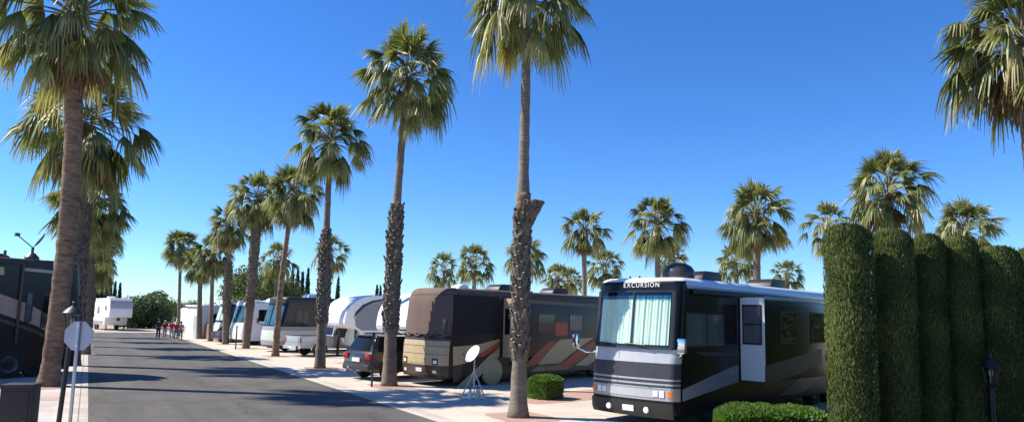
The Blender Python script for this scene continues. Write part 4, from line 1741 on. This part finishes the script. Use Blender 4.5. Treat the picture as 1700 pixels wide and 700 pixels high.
# the far white fifth wheel across the road end
rzf = math.atan2(.983, -.176)
p = at_ground_depth(201, 83)
fd = thing('fifth_wheel_trailer', 'far white fifth wheel at the road end, nose in shade', 'trailer', p, rzf, TRG)
fifth_wheel(fd, 10.5, 3.85, M_WHITE, M_FWLT, windows=[(4.4, 5.4, 2.0, 2.8)], prof=[(0, 1.62), (.0, 2.6), (.12, 3.3), (.40, 3.66), (.8, 3.85), (10.5, 3.85), (10.5, .62), (2.3, .62), (2.2, 1.50), (.15, 1.54)])
decal(fd, 'side_panel', [(3.1, .7), (10.3, .7), (10.3, 1.1), (3.1, 1.1)], 1.23, M_FWGREY)
window(fd, 1.5, 2.6, 2.4, 2.9, 1.226, 1, M_DGLASS)
window(fd, 5.5, 6.6, 2.0, 2.8, 1.226, 1, M_DGLASS)


# ------------------------------------------------------------------ cars
def car_body(root, prof, hw_, arches, m_, belt, bevel=.05):
    """lower body: side outline extruded, dark discs painted for the shaded wheel wells"""
    mb = MB()
    mb.prism(prof, -hw_, hw_)
    o = mb.build('body', m_, root, bevel=bevel)
    for x, r in arches:  # flat dark disc on the wall in place of a shaded wheel recess
        for s in (-1, 1):
            a = MB()
            pts = [(x + r * math.cos(R(t)), .34 + r * math.sin(R(t))) for t in range(-10, 191, 20)]
            a.poly([(px_, s * (hw_ + .003), pz) for px_, pz in pts])
            a.build('wheel_well_shade', M_SATIN, root)
    return o


def greenhouse(root, b, t, z0, z1, hb_, ht, m_, glass, name='cabin', cuts=(), rear_glass=True):
    """cabin: belt rectangle b=(x0,x1) half width hb_ to roof rectangle t, with windows proud of it"""
    mb = MB()
    k = [(b[0], -hb_, z0), (b[1], -hb_, z0), (b[1], hb_, z0), (b[0], hb_, z0), (t[0], -ht, z1), (t[1], -ht, z1), (t[1], ht, z1), (t[0], ht, z1)]
    mb.v = k
    for q in ((0, 3, 2, 1), (4, 5, 6, 7), (0, 1, 5, 4), (1, 2, 6, 5), (2, 3, 7, 6), (3, 0, 4, 7)):
        mb.face(q)
    o = mb.build(name, m_, root, bevel=.05)
    V = [Vector(q) for q in k]

    def pane(a, b_, c, d, u0, u1, v0, v1, nm):
        def P(u, v):
            return a.lerp(b_, u).lerp(d.lerp(c, u), v)
        n_ = (b_ - a).cross(d - a).normalized()
        ctr = (V[0] + V[6]) / 2
        if n_.dot(a - ctr) < 0:
            n_ = -n_
        g = MB()
        g.poly([P(u0, v0) + n_ * .006, P(u1, v0) + n_ * .006, P(u1, v1) + n_ * .006, P(u0, v1) + n_ * .006])
        g.build(nm, glass, o)
    for s in ((0, 1, 5, 4), (3, 2, 6, 7)):
        for u0, u1 in cuts:
            pane(V[s[0]], V[s[1]], V[s[2]], V[s[3]], u0, u1, .08, .88, 'side_window')
    if rear_glass:
        pane(V[0], V[3], V[7], V[4], .07, .93, .10, .86, 'rear_window')
    pane(V[1], V[2], V[6], V[5], .07, .93, .08, .90, 'windshield')
    return o


# charcoal SUV, tail towards the road (x runs from the tail to the nose)
sc = ground(612, 633)
suv = thing('parked_suv', 'charcoal SUV parked tail to the road beside a palm', 'car', sc + AY * .93, RZ)
car_body(suv, [(.03, .42), (0, .62), (.05, 1.02), (.08, 1.10), (3.6, 1.08), (4.55, .96), (4.72, .8), (4.74, .42), (4.4, .30), (.25, .30)], .93, [(.95, .46), (3.75, .46)], M_SUV, 1.05, .07)
greenhouse(suv, (.10, 3.55), (.42, 2.75), 1.07, 1.72, .88, .70, M_SUV, M_DGLASS, cuts=((.08, .30), (.33, .60), (.63, .92)))
for s in (-1, 1):
    for x in (.95, 3.75):
        wheel(suv, x, s * .82, .37, .24, s, M_STEEL)
    mb = MB()
    mb.box(-.012, .16, s * .72 - (.12 if s > 0 else .225), s * .72 + (.225 if s > 0 else .12), .82, 1.04)
    mb.build('tail_light', M_RED, suv, bevel=.03)
    rk = MB()
    rk.tube([(.7, s * .6, 1.73), (.75, s * .6, 1.80), (2.5, s * .6, 1.80), (2.55, s * .6, 1.73)], .02, 6)
    rk.build('roof_rail', M_SATIN, suv)
mb = MB()
mb.box(-.06, .12, -.90, .90, .40, .62)
mb.build('bumper', M_GUN, suv, bevel=.05)
mb = MB()
mb.box(-.03, -.005, -.26, .26, .72, .87)
mb.build('number_plate', M_PLATE, suv)
mb = MB()
mb.box(.30, .55, -.65, .65, 1.70, 1.74)
mb.build('spoiler', M_SUV, suv, bevel=.012)
mb = MB()
mb.box(-.42, -.02, -.04, .04, .36, .44)
mb.lathe([(.03, .44), (.03, .5), (.05, .54), (.03, .58), (.001, .59)], 10, (-.36, 0, 0))
mb.build('tow_hitch', M_CHROME, suv)

# silver pickup
pc = ground(499, 592)
pu = thing('pickup_truck', 'silver pickup truck with its tailgate towards the road', 'truck', pc + AY * 1.0, RZ)
car_body(pu, [(.0, .55), (.0, 1.20), (2.1, 1.22), (4.4, 1.22), (5.6, 1.15), (5.85, .95), (5.88, .50), (5.6, .42), (.2, .48)], 1.0, [(1.25, .52), (4.85, .52)], M_TRUCK, 1.2)
greenhouse(pu, (2.1, 4.75), (2.35, 4.0), 1.2, 1.92, .94, .78, M_TRUCK, M_DGLASS, cuts=((.06, .42), (.48, .90)))
mb = MB()
mb.box(.07, 2.0, -.86, .86, 1.19, 1.226)
mb.build('truck_bed', M_SATIN, pu)
for s in (-1, 1):
    for x in (1.25, 4.85):
        wheel(pu, x, s * .86, .42, .27, s, M_STEEL)
    mb = MB()
    mb.box(-.012, .14, s * .90 - .06, s * .90 + .105, .80, 1.12)
    mb.build('tail_light', M_RED, pu, bevel=.02)
mb = MB()
mb.box(-.16, .0, -.96, .96, .45, .64)
mb.build('bumper', M_CHROME, pu, bevel=.03)
mb = MB()
mb.box(-.02, -.003, -.70, .70, .68, 1.16)
mb.build('tailgate', M_TRUCK, pu, bevel=.01)
mb = MB()
mb.box(-.175, -.162, -.2, .2, .48, .61)
mb.build('number_plate', M_PLATE, pu)

# white van nose out by the white motorhome
vc = ground(405, 572.5)
van = thing('parked_van', 'white van parked nose out before the white motorhome', 'van', vc + AY * .98, RZ)
car_body(van, [(.0, .45), (.0, .85), (.25, 1.12), (.95, 1.25), (5.2, 1.3), (5.25, .5), (5.0, .36), (.2, .36)], .98, [(.95, .46), (4.0, .46)], M_WHITE, 1.2)
greenhouse(van, (.85, 5.22), (1.75, 5.15), 1.22, 2.05, .94, .80, M_WHITE, M_DGLASS, cuts=((.1, .3), (.35, .6)))
for s in (-1, 1):
    for x in (.95, 4.0):
        wheel(van, x, s * .85, .37, .24, s, M_STEEL)
    mb = MB()
    mb.box(-.015, .2, s * .78 - .15, s * .78 + .15, .78, .95)
    mb.build('headlight', M_LENS, van, bevel=.03)
mb = MB()
mb.box(-.02, -.003, -.55, .55, .68, .86)
mb.build('grille', M_SATIN, van)
mb = MB()
mb.box(-.08, .1, -.95, .95, .42, .60)
mb.build('bumper', M_GUN, van, bevel=.04)

# navy car
nc = ground(364, 568.5)
nv = thing('parked_car', 'navy car parked before the green curtained motorhome', 'car', nc + AY * .9, RZ)
car_body(nv, [(.0, .35), (.0, .80), (.25, .92), (3.6, .92), (4.4, .80), (4.5, .38), (4.2, .25), (.2, .25)], .88, [(.9, .42), (3.5, .42)], M_NAVY, .9)
greenhouse(nv, (.35, 3.4), (.9, 2.5), .90, 1.46, .83, .66, M_NAVY, M_DGLASS, cuts=((.08, .45), (.5, .92)))
for s in (-1, 1):
    for x in (.9, 3.5):
        wheel(nv, x, s * .78, .33, .22, s, M_STEEL)
    mb = MB()
    mb.box(-.012, .12, s * .70 - .14, s * .70 + .14, .62, .76)
    mb.build('tail_light', M_RED, nv, bevel=.02)

# ------------------------------------------------------------------ left-hand dark motorhome
rl = math.atan2(.40, -.917)          # x runs back from the nose, away from the road
A_L = R(23.5)
la = Vector((math.cos(A_L), math.sin(A_L), 0))
ln = Vector((math.sin(A_L), -math.cos(A_L), 0))
nosep = at_ground_depth(146, 27.2)
lm = thing('motorhome', 'dark motorhome on the left with brown swoosh and roof antenna', 'motorhome', nosep - ln * (W / 2), math.atan2(-la.y, -la.x), 'motorhomes on the left-hand pads')
pr = [(.25, .10), (.34, .05), (.62, .0), (1.0, .0), (1.5, .02), (1.85, .08), (3.4, .30), (4.0, .36), (4.32, .36)]
LB = Coach(lm, 11.0, W, 4.32, pr, rc=.3, bow=.1, bot=.34)
LB.body([(1.7, 1), (4.0, 0), (5, 2)], [M_BLACK, M_DKBROWN, M_BROWN], 0)
LB.patch('windshield', -1.16, 1.16, 1.85, 3.1, M_DGLASS, .02, 14, 6, round_=.08)
yl = hw   # this coach shows its other flank


def ll(pts, y=hw):
    return [side_local(lm, a, b, y) for a, b in pts]


decal(lm, 'paint_stripe', ll([(-60, 470), (0, 487), (50, 505), (112, 542), (112, 568), (60, 540), (0, 520), (-60, 500)]), hw + .004, mat('taupe_swoosh', (.33, .265, .205), .45, var=.12, spec=.3))
decal(lm, 'paint_stripe', ll([(-60, 506), (0, 527), (60, 547), (112, 576), (112, 580), (60, 553), (0, 533), (-60, 512)]), hw + .004, M_BROWN)
decal(lm, 'paint_stripe', ll([(40, 444), (110, 451), (110, 456), (40, 449)]), hw + .004, mat('taupe_trim', (.40, .34, .28), .4, var=.1))
decal(lm, 'paint_stripe', ll([(-30, 440), (7, 443), (7, 456), (-30, 453)]), hw + .004, M_TAN)
xa, za = ll([(45, 480)])[0]
xb, zb = ll([(57, 480)])[0]
window(lm, min(xa, xb), max(xa, xb), 2.0, 3.1, hw, 1, M_FGLASS)
xa = ll([(34, 480)])[0][0]
mb = MB()
mb.box(xa - .04, xa + .04, hw + .002, hw + .09, 1.2, 4.1)
mb.build('awning_arm', M_BROWN, lm, bevel=.01)
xa, xb = ll([(72, 480)])[0][0], ll([(92, 480)])[0][0]
window(lm, min(xa, xb), max(xa, xb), 1.8, 3.1, hw, 1, M_DGLASS)
xw = ll([(18, 575)])[0][0]
for s in (-1, 1):
    wheel(lm, xw, s * (hw - .12), .50, .30, s, M_STEEL)
    wheel(lm, 1.6, s * (hw - .15), .50, .30, s, M_GUN)
mb = MB()
mb.box(.4, 10.6, -.9, .9, .22, .36)
mb.build('chassis', M_SATIN, lm)
roof_unit(lm, ll([(10, 415)])[0][0], .2, 4.32, .9, .7, .16, M_BROWN)
# satellite antenna on the roof: base, mast, reflector seen edge on, feed arm
ax_ = ll([(67, 422)])[0][0]
mb = MB()
mb.lathe([(.24, 0), (.24, .10), (.16, .18), (.09, .26), (.001, .27)], 16, (ax_, .55, 4.32))
mb.tube([(ax_, .55, 4.5), (ax_, .55, 4.8)], .05, 8)
sat = mb.build('satellite_antenna', M_GUN, lm, smooth=True, angle=40)
rd = MB()
N_ = 20
to_l = Matrix.Rotation(-lm.rotation_euler.z, 3, 'Z')
vw_ = (lm.location - EYE)
vw_.z = 0
vw_.normalize()
vr_ = vw_.cross(UPZ)
ux = to_l @ (vr_ * .52 + UPZ * .85 + vw_ * .1).normalized()
nx_ = to_l @ (-vr_ * .85 + UPZ * .52).normalized()
ty_ = ux.cross(nx_)
hub_ = Vector((ax_, .55, 4.78))
cc = hub_ + ux * .36
for ri, (rr_, dd) in enumerate(((.001, -.06), (.17, -.045), (.34, 0))):
    for j in range(N_):
        t = 2 * PI * j / N_
        q = cc + ux * (rr_ * math.cos(t)) + ty_ * (rr_ * math.sin(t)) + nx_ * dd
        rd.v.append(tuple(q))
for ri in range(2):
    for j in range(N_):
        rd.face((ri * N_ + j, ri * N_ + (j + 1) % N_, (ri + 1) * N_ + (j + 1) % N_, (ri + 1) * N_ + j))
rd.build('reflector', M_GUN, sat, smooth=True)
fa_ = MB()
fe_ = hub_ + to_l @ (-vr_ * .52 + UPZ * .45)
fa_.tube([hub_, hub_.lerp(fe_, .5), fe_], .022, 6)
fa_.box(fe_.x - .07, fe_.x + .07, fe_.y - .07, fe_.y + .07, fe_.z - .05, fe_.z + .07)
fa_.build('feed_arm', M_GUN, sat)
mb = MB()
xk = ll([(16, 412)])[0][0]
mb.tube([(xk, .9, 4.3), (xk, .9, 4.58)], .05, 8)
mb.build('roof_vent', M_GUN, lm)

# ------------------------------------------------------------------ shed, board fence at the far right kerb
sp = ground(322, 562)
shed = thing('white_shed', 'white shed with flat roof behind the walking people', 'shed', sp + AX * .4, RZ)
mb = MB()
mb.box(0, 6, 0, 3.2, -.02, 2.95)
mb.build('wall', M_SHED, shed)
mb = MB()
mb.box(-.15, 6.15, -.15, 3.35, 2.952, 3.1)
mb.build('roof', M_WHITE, shed, bevel=.02)
mb = MB()
mb.box(-.03, -.004, .5, 1.4, .02, 2.1)
d_ = mb.build('door', M_FWLT, shed)
mb = MB()
mb.box(-.06, -.032, 1.28, 1.34, .95, 1.1)
mb.build('handle', M_CHROME, d_)
window(shed, 1.0, 1.9, 1.5, 2.3, -.002, -1, M_DGLASS)
window(shed, 3.0, 3.9, 1.5, 2.3, -.002, -1, M_DGLASS)
sp2 = ground(300, 556.5)
sh2 = thing('enclosed_trailer', 'small white box trailer left of the white shed', 'trailer', sp2 + AX * 1.0 + AY * .6, RZ)
mb = MB()
mb.prism([(0, .45), (-.35, .9), (-.35, 2.5), (0, 2.85), (5, 2.85), (5, .45)], 0, 2.3)
mb.build('body', M_WHITE, sh2, bevel=.05)
mb = MB()
mb.box(1.0, 1.8, -.02, -.003, .55, 2.4)
mb.build('door', M_FWLT, sh2)
for s_, y_ in ((-1, .12), (1, 2.18)):
    for x in (2.6, 3.4):
        wheel(sh2, x, y_, .34, .2, s_, M_STEEL)
fp0, fp1 = ground(316, 560.5), ground(350, 565)
fn = thing('board_fence', 'low brown board fence by the bushy palm', 'fence', fp0 + AX * .6, 0)
v0 = Vector((0, 0, 0))
v1 = fp1 - fp0
dv = v1.normalized()
ang = math.atan2(dv.y, dv.x)
fn.rotation_euler = (0, 0, ang)
mb = MB()
Lf = v1.length
for i in range(int(Lf / .2)):
    mb.box(i * .2 + .005, i * .2 + .19, -.02, .02, .05, 1.35 + .03 * math.sin(i * 2.1))
mb.build('boards', M_ADOBE, fn)
for i in range(4):
    mb = MB()
    x = Lf * i / 3
    mb.box(x - .06, x + .06, .022, .14, 0, 1.45)
    mb.build('post', M_ADOBE, fn)

# ------------------------------------------------------------------ sign, lamps, post, cabinet, dish
sgp = at_depth(131, 557, 13.9)
sign = thing('road_sign', 'octagonal road sign seen from its bare grey back', 'sign', (sgp.x, sgp.y, 0), -YAW)
mb = MB()
# perforated square-channel post, in front of the plate as seen from here (behind the sign)
mb.box(-.028, .028, -.05, -.012, -.1, sgp.z + .28)
mb.build('post', M_STEEL, sign, bevel=.006)
mb = MB()
oct_ = [(.305 * math.cos(R(22.5 + 45 * k)), sgp.z + .305 * math.sin(R(22.5 + 45 * k))) for k in range(8)]
mb.prism(oct_, -.010, -.007)
mb.build('plate', M_ALU, sign)
mb = MB()
mb.prism([(x * .985, sgp.z + (z - sgp.z) * .985) for x, z in oct_], -.006, -.004)
mb.build('face', mat('sign_red', (.45, .02, .02), .4), sign)
mb = MB()
for dz in (-.2, .2):
    mb.lathe([(.015, -.058), (.015, -.05)], 8, (0, 0, sgp.z + dz), 'Y')
mb.build('bolt', M_CHROME, sign)


def lantern(label, px, py, dep, w_, lean=0.0, seed=0, group=None):
    """post lamp: px, py is the middle of the glass"""
    c = at_depth(px, py, dep)
    t = thing('lamp_post', label, 'lamp', (c.x - HR.x * lean, c.y - HR.y * lean, 0), -YAW, group)
    top = Vector((lean, 0, c.z))
    mb = MB()
    mb.tube([(0, 0, -.05), (top.x * .97, 0, c.z - w_ * .62)], [.05, .045], 12)
    mb.lathe([(.09, 0), (.09, .12), (.055, .2)], 12)
    mb.build('post', M_SATIN, t, smooth=True, angle=40)
    z = c.z
    bt, tp_ = w_ * .30, w_ * .46
    mb = MB()
    hgt = w_ * .95
    z0, z1 = z - hgt / 2, z + hgt / 2
    mb.lathe([(.05, z0 - .10), (bt * .8, z0 - .03), (bt * 1.05, z0)], 12, (top.x, 0, 0))
    for k in range(6):
        a = R(60 * k)
        mb.tube([(top.x + bt * math.cos(a), bt * math.sin(a), z0), (top.x + tp_ * math.cos(a), tp_ * math.sin(a), z1)], .012, 5)
    mb.lathe([(tp_ * 1.15, z1), (tp_ * 1.2, z1 + .02), (tp_ * .75, z1 + .10), (tp_ * .25, z1 + .16), (.03, z1 + .2), (.035, z1 + .24), (.001, z1 + .27)], 12, (top.x, 0, 0))
    cg = mb.build('lantern_cage', M_SATIN, t, smooth=True, angle=35)
    g = MB()
    g.lathe([(bt * .94, z0 + .005), (tp_ * .94, z1 - .005)], 6, (top.x, 0, 0))
    g.f = g.f[:6]
    g.mi = g.mi[:6]
    g.tint = g.tint[:6]
    g.build('glass', G_LAMP, cg)
    b = MB()
    b.lathe([(.018, z0), (.018, z0 + .12), (.03, z0 + .14), (.035, z0 + .2), (.02, z0 + .25), (.001, z0 + .26)], 12, (top.x, 0, 0))
    b.build('bulb', M_DISH, cg, smooth=True)
    return t


LG = 'black garden lantern posts'
lantern('black lantern post just left of the octagonal sign', 120, 534, 14.6, .36, .10, 0, LG)
lantern('black garden lantern standing before the clipped cypresses', 1645, 622, 12.6, .30, 0, 1, LG)

mp_ = ground(617, 642)
mk = thing('marker_post', 'slim dark metal post beside the shaggy trunk palm', 'post', mp_, -YAW)
mb = MB()
mb.box(-.035, .035, -.02, .02, -.05, 1.82)
mb.build('post', M_GUN, mk, bevel=.006)
mb = MB()
mb.box(-.05, .05, -.03, .03, 1.821, 1.93)
mb.build('cap', M_SATIN, mk, bevel=.01)
m2_ = ground(391, 579.5)
mk2 = thing('marker_post', 'slim dark post left of the bark sleeve palm', 'post', m2_, -YAW)
mb = MB()
mb.box(-.04, .04, -.02, .02, -.05, 1.5)
mb.build('post', M_GUN, mk2, bevel=.006)
mb = MB()
mb.box(-.055, .055, -.03, .03, 1.501, 1.6)
mb.build('cap', M_SATIN, mk2, bevel=.01)

# brown service cabinet at the bottom left corner
cbp = at_depth(36, 637, 11.6)
cab = thing('service_cabinet', 'dark brown metal service cabinet at the left pavement', 'cabinet', (cbp.x, cbp.y, 0), -YAW + R(14))
mb = MB()
mb.box(-.23, .23, -.17, .17, 0, cbp.z - .04)
cb_ = mb.build('body', M_BOXBR, cab, bevel=.012)
mb = MB()
mb.prism([(-.25, cbp.z - .038), (.25, cbp.z - .038), (.25, cbp.z - .01), (.23, cbp.z + .01), (-.23, cbp.z + .01), (-.25, cbp.z - .01)], -.19, .19)
mb.build('lid', M_BOXBR, cab, bevel=.008)
mb = MB()
mb.box(-.19, .19, -.182, -.171, .12, cbp.z - .10)
dd_ = mb.build('door', M_BOXBR, cab, bevel=.004)
mb = MB()
mb.tube([(.15, -.20, .6), (.15, -.20, .72)], .01, 6)
mb.build('handle', M_STEEL, dd_)

# portable satellite dish on a tripod
tb = ground(786, 661)
td = thing('satellite_dish', 'white satellite dish on a tripod beside the brown motorhome', 'satellite dish', tb, -YAW)
for k in range(3):
    a = R(90 + 120 * k)
    mb = MB()
    mb.tube([(0, 0, .86), (.46 * math.cos(a), .46 * math.sin(a), .0)], .02, 6)
    mb.tube([(.24 * math.cos(a), .24 * math.sin(a), .42), (0, 0, .42)], .012, 5)
    mb.build('leg', M_STEEL, td)
mb = MB()
mb.tube([(0, 0, .30), (0, 0, 1.28)], .024, 8)
mb.build('mast', M_STEEL, td)
dn = Vector((-.66, -.52, .54)).normalized()
e1 = dn.cross(UPZ).normalized()
e2 = e1.cross(dn)
cc = Vector((-.02, 0, 1.36)) + dn * .08
rd = MB()
for ri, (rr_, dd) in enumerate(((.001, -.05), (.15, -.038), (.29, 0), (.295, -.012), (.15, -.05), (.001, -.062))):
    for j in range(24):
        t = 2 * PI * j / 24
        rd.v.append(tuple(cc + e1 * (rr_ * math.cos(t)) + e2 * (rr_ * 1.05 * math.sin(t)) + dn * dd))
for ri in range(5):
    for j in range(24):
        rd.face((ri * 24 + j, ri * 24 + (j + 1) % 24, (ri + 1) * 24 + (j + 1) % 24, (ri + 1) * 24 + j))
rf = rd.build('reflector', M_DISH, td, smooth=True, angle=40)
mb = MB()
e_ = cc + dn * .34 - e2 * .18
mb.tube([cc - e2 * .28 - dn * .02, e_], .012, 6)
mb.tube([e_, e_ - dn * .09], [.035, .028], 8)
mb.build('feed_arm', M_GUN, rf)
for dx, dy, hh_, lab, m_ in ((-.10, -.12, .30, 'white jug standing left under the dish tripod', M_DISH), (.14, -.10, .34, 'cream jug standing right under the dish tripod', M_CREAM)):
    q = tb + HR * dx + HF * dy
    jg = thing('water_jug', lab, 'jug', q, 0, 'jugs under the dish tripod')
    mb = MB()
    mb.lathe([(.085, 0), (.09, .02), (.09, hh_ * .62), (.07, hh_ * .78), (.03, hh_ * .88), (.03, hh_ * .93)], 14)
    mb.build('bottle', m_, jg, smooth=True, angle=40)
    mb = MB()
    mb.lathe([(.034, hh_ * .931), (.034, hh_)], 12)
    mb.build('cap', M_RED, jg)
    mb = MB()
    mb.tube([(.07, 0, hh_ * .8), (.12, 0, hh_ * .74), (.115, 0, hh_ * .56), (.085, 0, hh_ * .5)], .012, 6)
    mb.build('handle', m_, jg)


# ------------------------------------------------------------------ people at the road end
def skin_mesh(name, verts, edges, radii, m_, parent, root=0, sub=2):
    me = bpy.data.meshes.new(name)
    me.from_pydata(verts, edges, [])
    o = bpy.data.objects.new(name, me)
    COL.objects.link(o)
    sk = o.modifiers.new('skin', 'SKIN')
    sk.use_smooth_shade = True
    for i, r in enumerate(radii):
        r = r if isinstance(r, tuple) else (r, r)
        me.skin_vertices[0].data[i].radius = r
        me.skin_vertices[0].data[i].use_root = (i == root)
    ss = o.modifiers.new('sub', 'SUBSURF')
    ss.levels = sub
    ss.render_levels = sub
    dg = bpy.context.evaluated_depsgraph_get()
    nm = bpy.data.meshes.new_from_object(o.evaluated_get(dg))
    bpy.data.objects.remove(o)
    nm.materials.clear()
    nm.materials.append(m_)
    nm.shade_smooth()
    o = bpy.data.objects.new(name, nm)
    COL.objects.link(o)
    o.parent = parent
    return o


def person(label, px, py, rz, h, top, bottom, hair, stride=.16, shorts=False, swing=.2):
    g = ground(px, py)
    t = thing('person', label, 'person', g, rz, 'people walking up the road')
    k = h / 1.75
    S = lambda x, y, z: (x * k, y * k, z * k)
    # x forward, y to the left
    a = stride
    V = [S(0, 0, .95), S(0, 0, 1.12), S(.01, 0, 1.30), S(0, 0, 1.44), S(.01, 0, 1.52), S(.02, 0, 1.63), S(.02, 0, 1.72),
         S(0, .19, 1.41), S(-swing * .4, .24, 1.13), S(swing * .1, .25, .88), S(swing * .25, .25, .80),
         S(0, -.19, 1.41), S(swing * .4, -.24, 1.13), S(swing * 1.0, -.25, .90), S(swing * 1.2, -.25, .82),
         S(.0, .09, .88), S(a * .6, .10, .50), S(a, .10, .08), S(a + .14, .11, .035),
         S(.0, -.09, .88), S(-a * .2, -.10, .49), S(-a, -.10, .10), S(-a + .13, -.11, .035)]
    E = [(0, 1), (1, 2), (2, 3), (3, 4), (4, 5), (5, 6), (3, 7), (7, 8), (8, 9), (9, 10), (3, 11), (11, 12), (12, 13), (13, 14),
         (0, 15), (15, 16), (16, 17), (17, 18), (0, 19), (19, 20), (20, 21), (21, 22)]
    rad = [(.11, .15), (.10, .14), (.11, .16), (.07, .10), .05, .085, .075, .055, .042, .034, .04, .055, .042, .034, .04,
           .085, .058, .042, .04, .085, .058, .042, .04]
    rad = [(r[0] * k, r[1] * k) if isinstance(r, tuple) else r * k for r in rad]
    skin_mesh('body', V, E, rad, M_SKIN, t)
    # shirt: trunk and upper arms, a little wider than the body
    sv = [V[0], V[1], V[2], V[3], V[7], tuple((Vector(V[7]) * .15 + Vector(V[8]) * .85)), V[11], tuple((Vector(V[11]) * .15 + Vector(V[12]) * .85))]
    skin_mesh('shirt', sv, [(0, 1), (1, 2), (2, 3), (3, 4), (4, 5), (3, 6), (6, 7)], [(.135 * k, .175 * k), (.125 * k, .165 * k), (.13 * k, .185 * k), (.085 * k, .12 * k), .075 * k, .062 * k, .075 * k, .062 * k], top, t)
    f = .55 if shorts else 1.0
    l1 = [V[15], V[16]] + ([] if shorts else [V[17]])
    l2 = [V[19], V[20]] + ([] if shorts else [V[21]])
    pv = [V[0]] + l1 + l2
    n1 = len(l1)
    ed = [(0, 1)] + [(i, i + 1) for i in range(1, n1)] + [(0, n1 + 1)] + [(n1 + i, n1 + i + 1) for i in range(1, n1)]
    rl_ = [.105 * k, .078 * k, .062 * k][:n1]
    skin_mesh('trousers', pv, ed, [(.125 * k, .16 * k)] + rl_ + rl_, bottom, t)
    hd = MB()
    c = Vector(V[5]) + Vector((-.012, 0, .03)) * k
    hd.lathe([(.001, .125 * k), (.05 * k, .115 * k), (.09 * k, .07 * k), (.104 * k, .0), (.098 * k, -.05 * k)], 14, tuple(c))
    hd.build('hair', hair, t, smooth=True)
    ns = MB()
    e = Vector(V[5]) + Vector((.095, 0, .005)) * k
    ns.lathe([(.018 * k, -.02 * k), (.014 * k, .0), (.004 * k, .03 * k)], 8, tuple(e))
    for s in (-1, 1):
        ns.lathe([(.012 * k, -.008 * k), (.012 * k, .008 * k)], 8, tuple(e + Vector((-.008, s * .035, .035)) * k))
    ns.build('face', M_SKIN, t, smooth=True)
    return t


C_RED = mat('red_cloth', (.36, .025, .03), .85, var=.1)
C_MAROON = mat('maroon_cloth', (.16, .03, .035), .85, var=.1)
C_DARK = mat('black_cloth', (.025, .025, .03), .85, var=.1)
C_LT = mat('pale_cloth', (.42, .40, .37), .85, var=.1)
C_BLUE = mat('denim', (.10, .13, .22), .85, var=.1)
C_LILAC = mat('lilac_cloth', (.33, .30, .42), .85, var=.1)
person('person in black clothes at the left of the walking group', 262, 561.5, R(-97), 1.76, C_DARK, C_DARK, M_HAIRD)
person('person in maroon top and pale trousers beside the one in black', 272.5, 563, R(-92), 1.66, C_MAROON, C_LT, M_HAIRG, .14)
person('person in bright red top and pale trousers, middle of the walkers', 284, 564, R(-88), 1.68, C_RED, C_LT, M_HAIRD, .18)
person('person in bright red top and dark jeans, second from the right', 291.5, 564.5, R(-94), 1.62, C_RED, C_BLUE, M_HAIRG, .12)
person('person in lilac top at the right of the walking group', 299, 564, R(-85), 1.60, C_LILAC, C_BLUE, M_HAIRD, .12)

# ------------------------------------------------------------------ render settings
scene.cycles.max_bounces = 8
scene.cycles.transparent_max_bounces = 12
scene.cycles.use_denoising = True
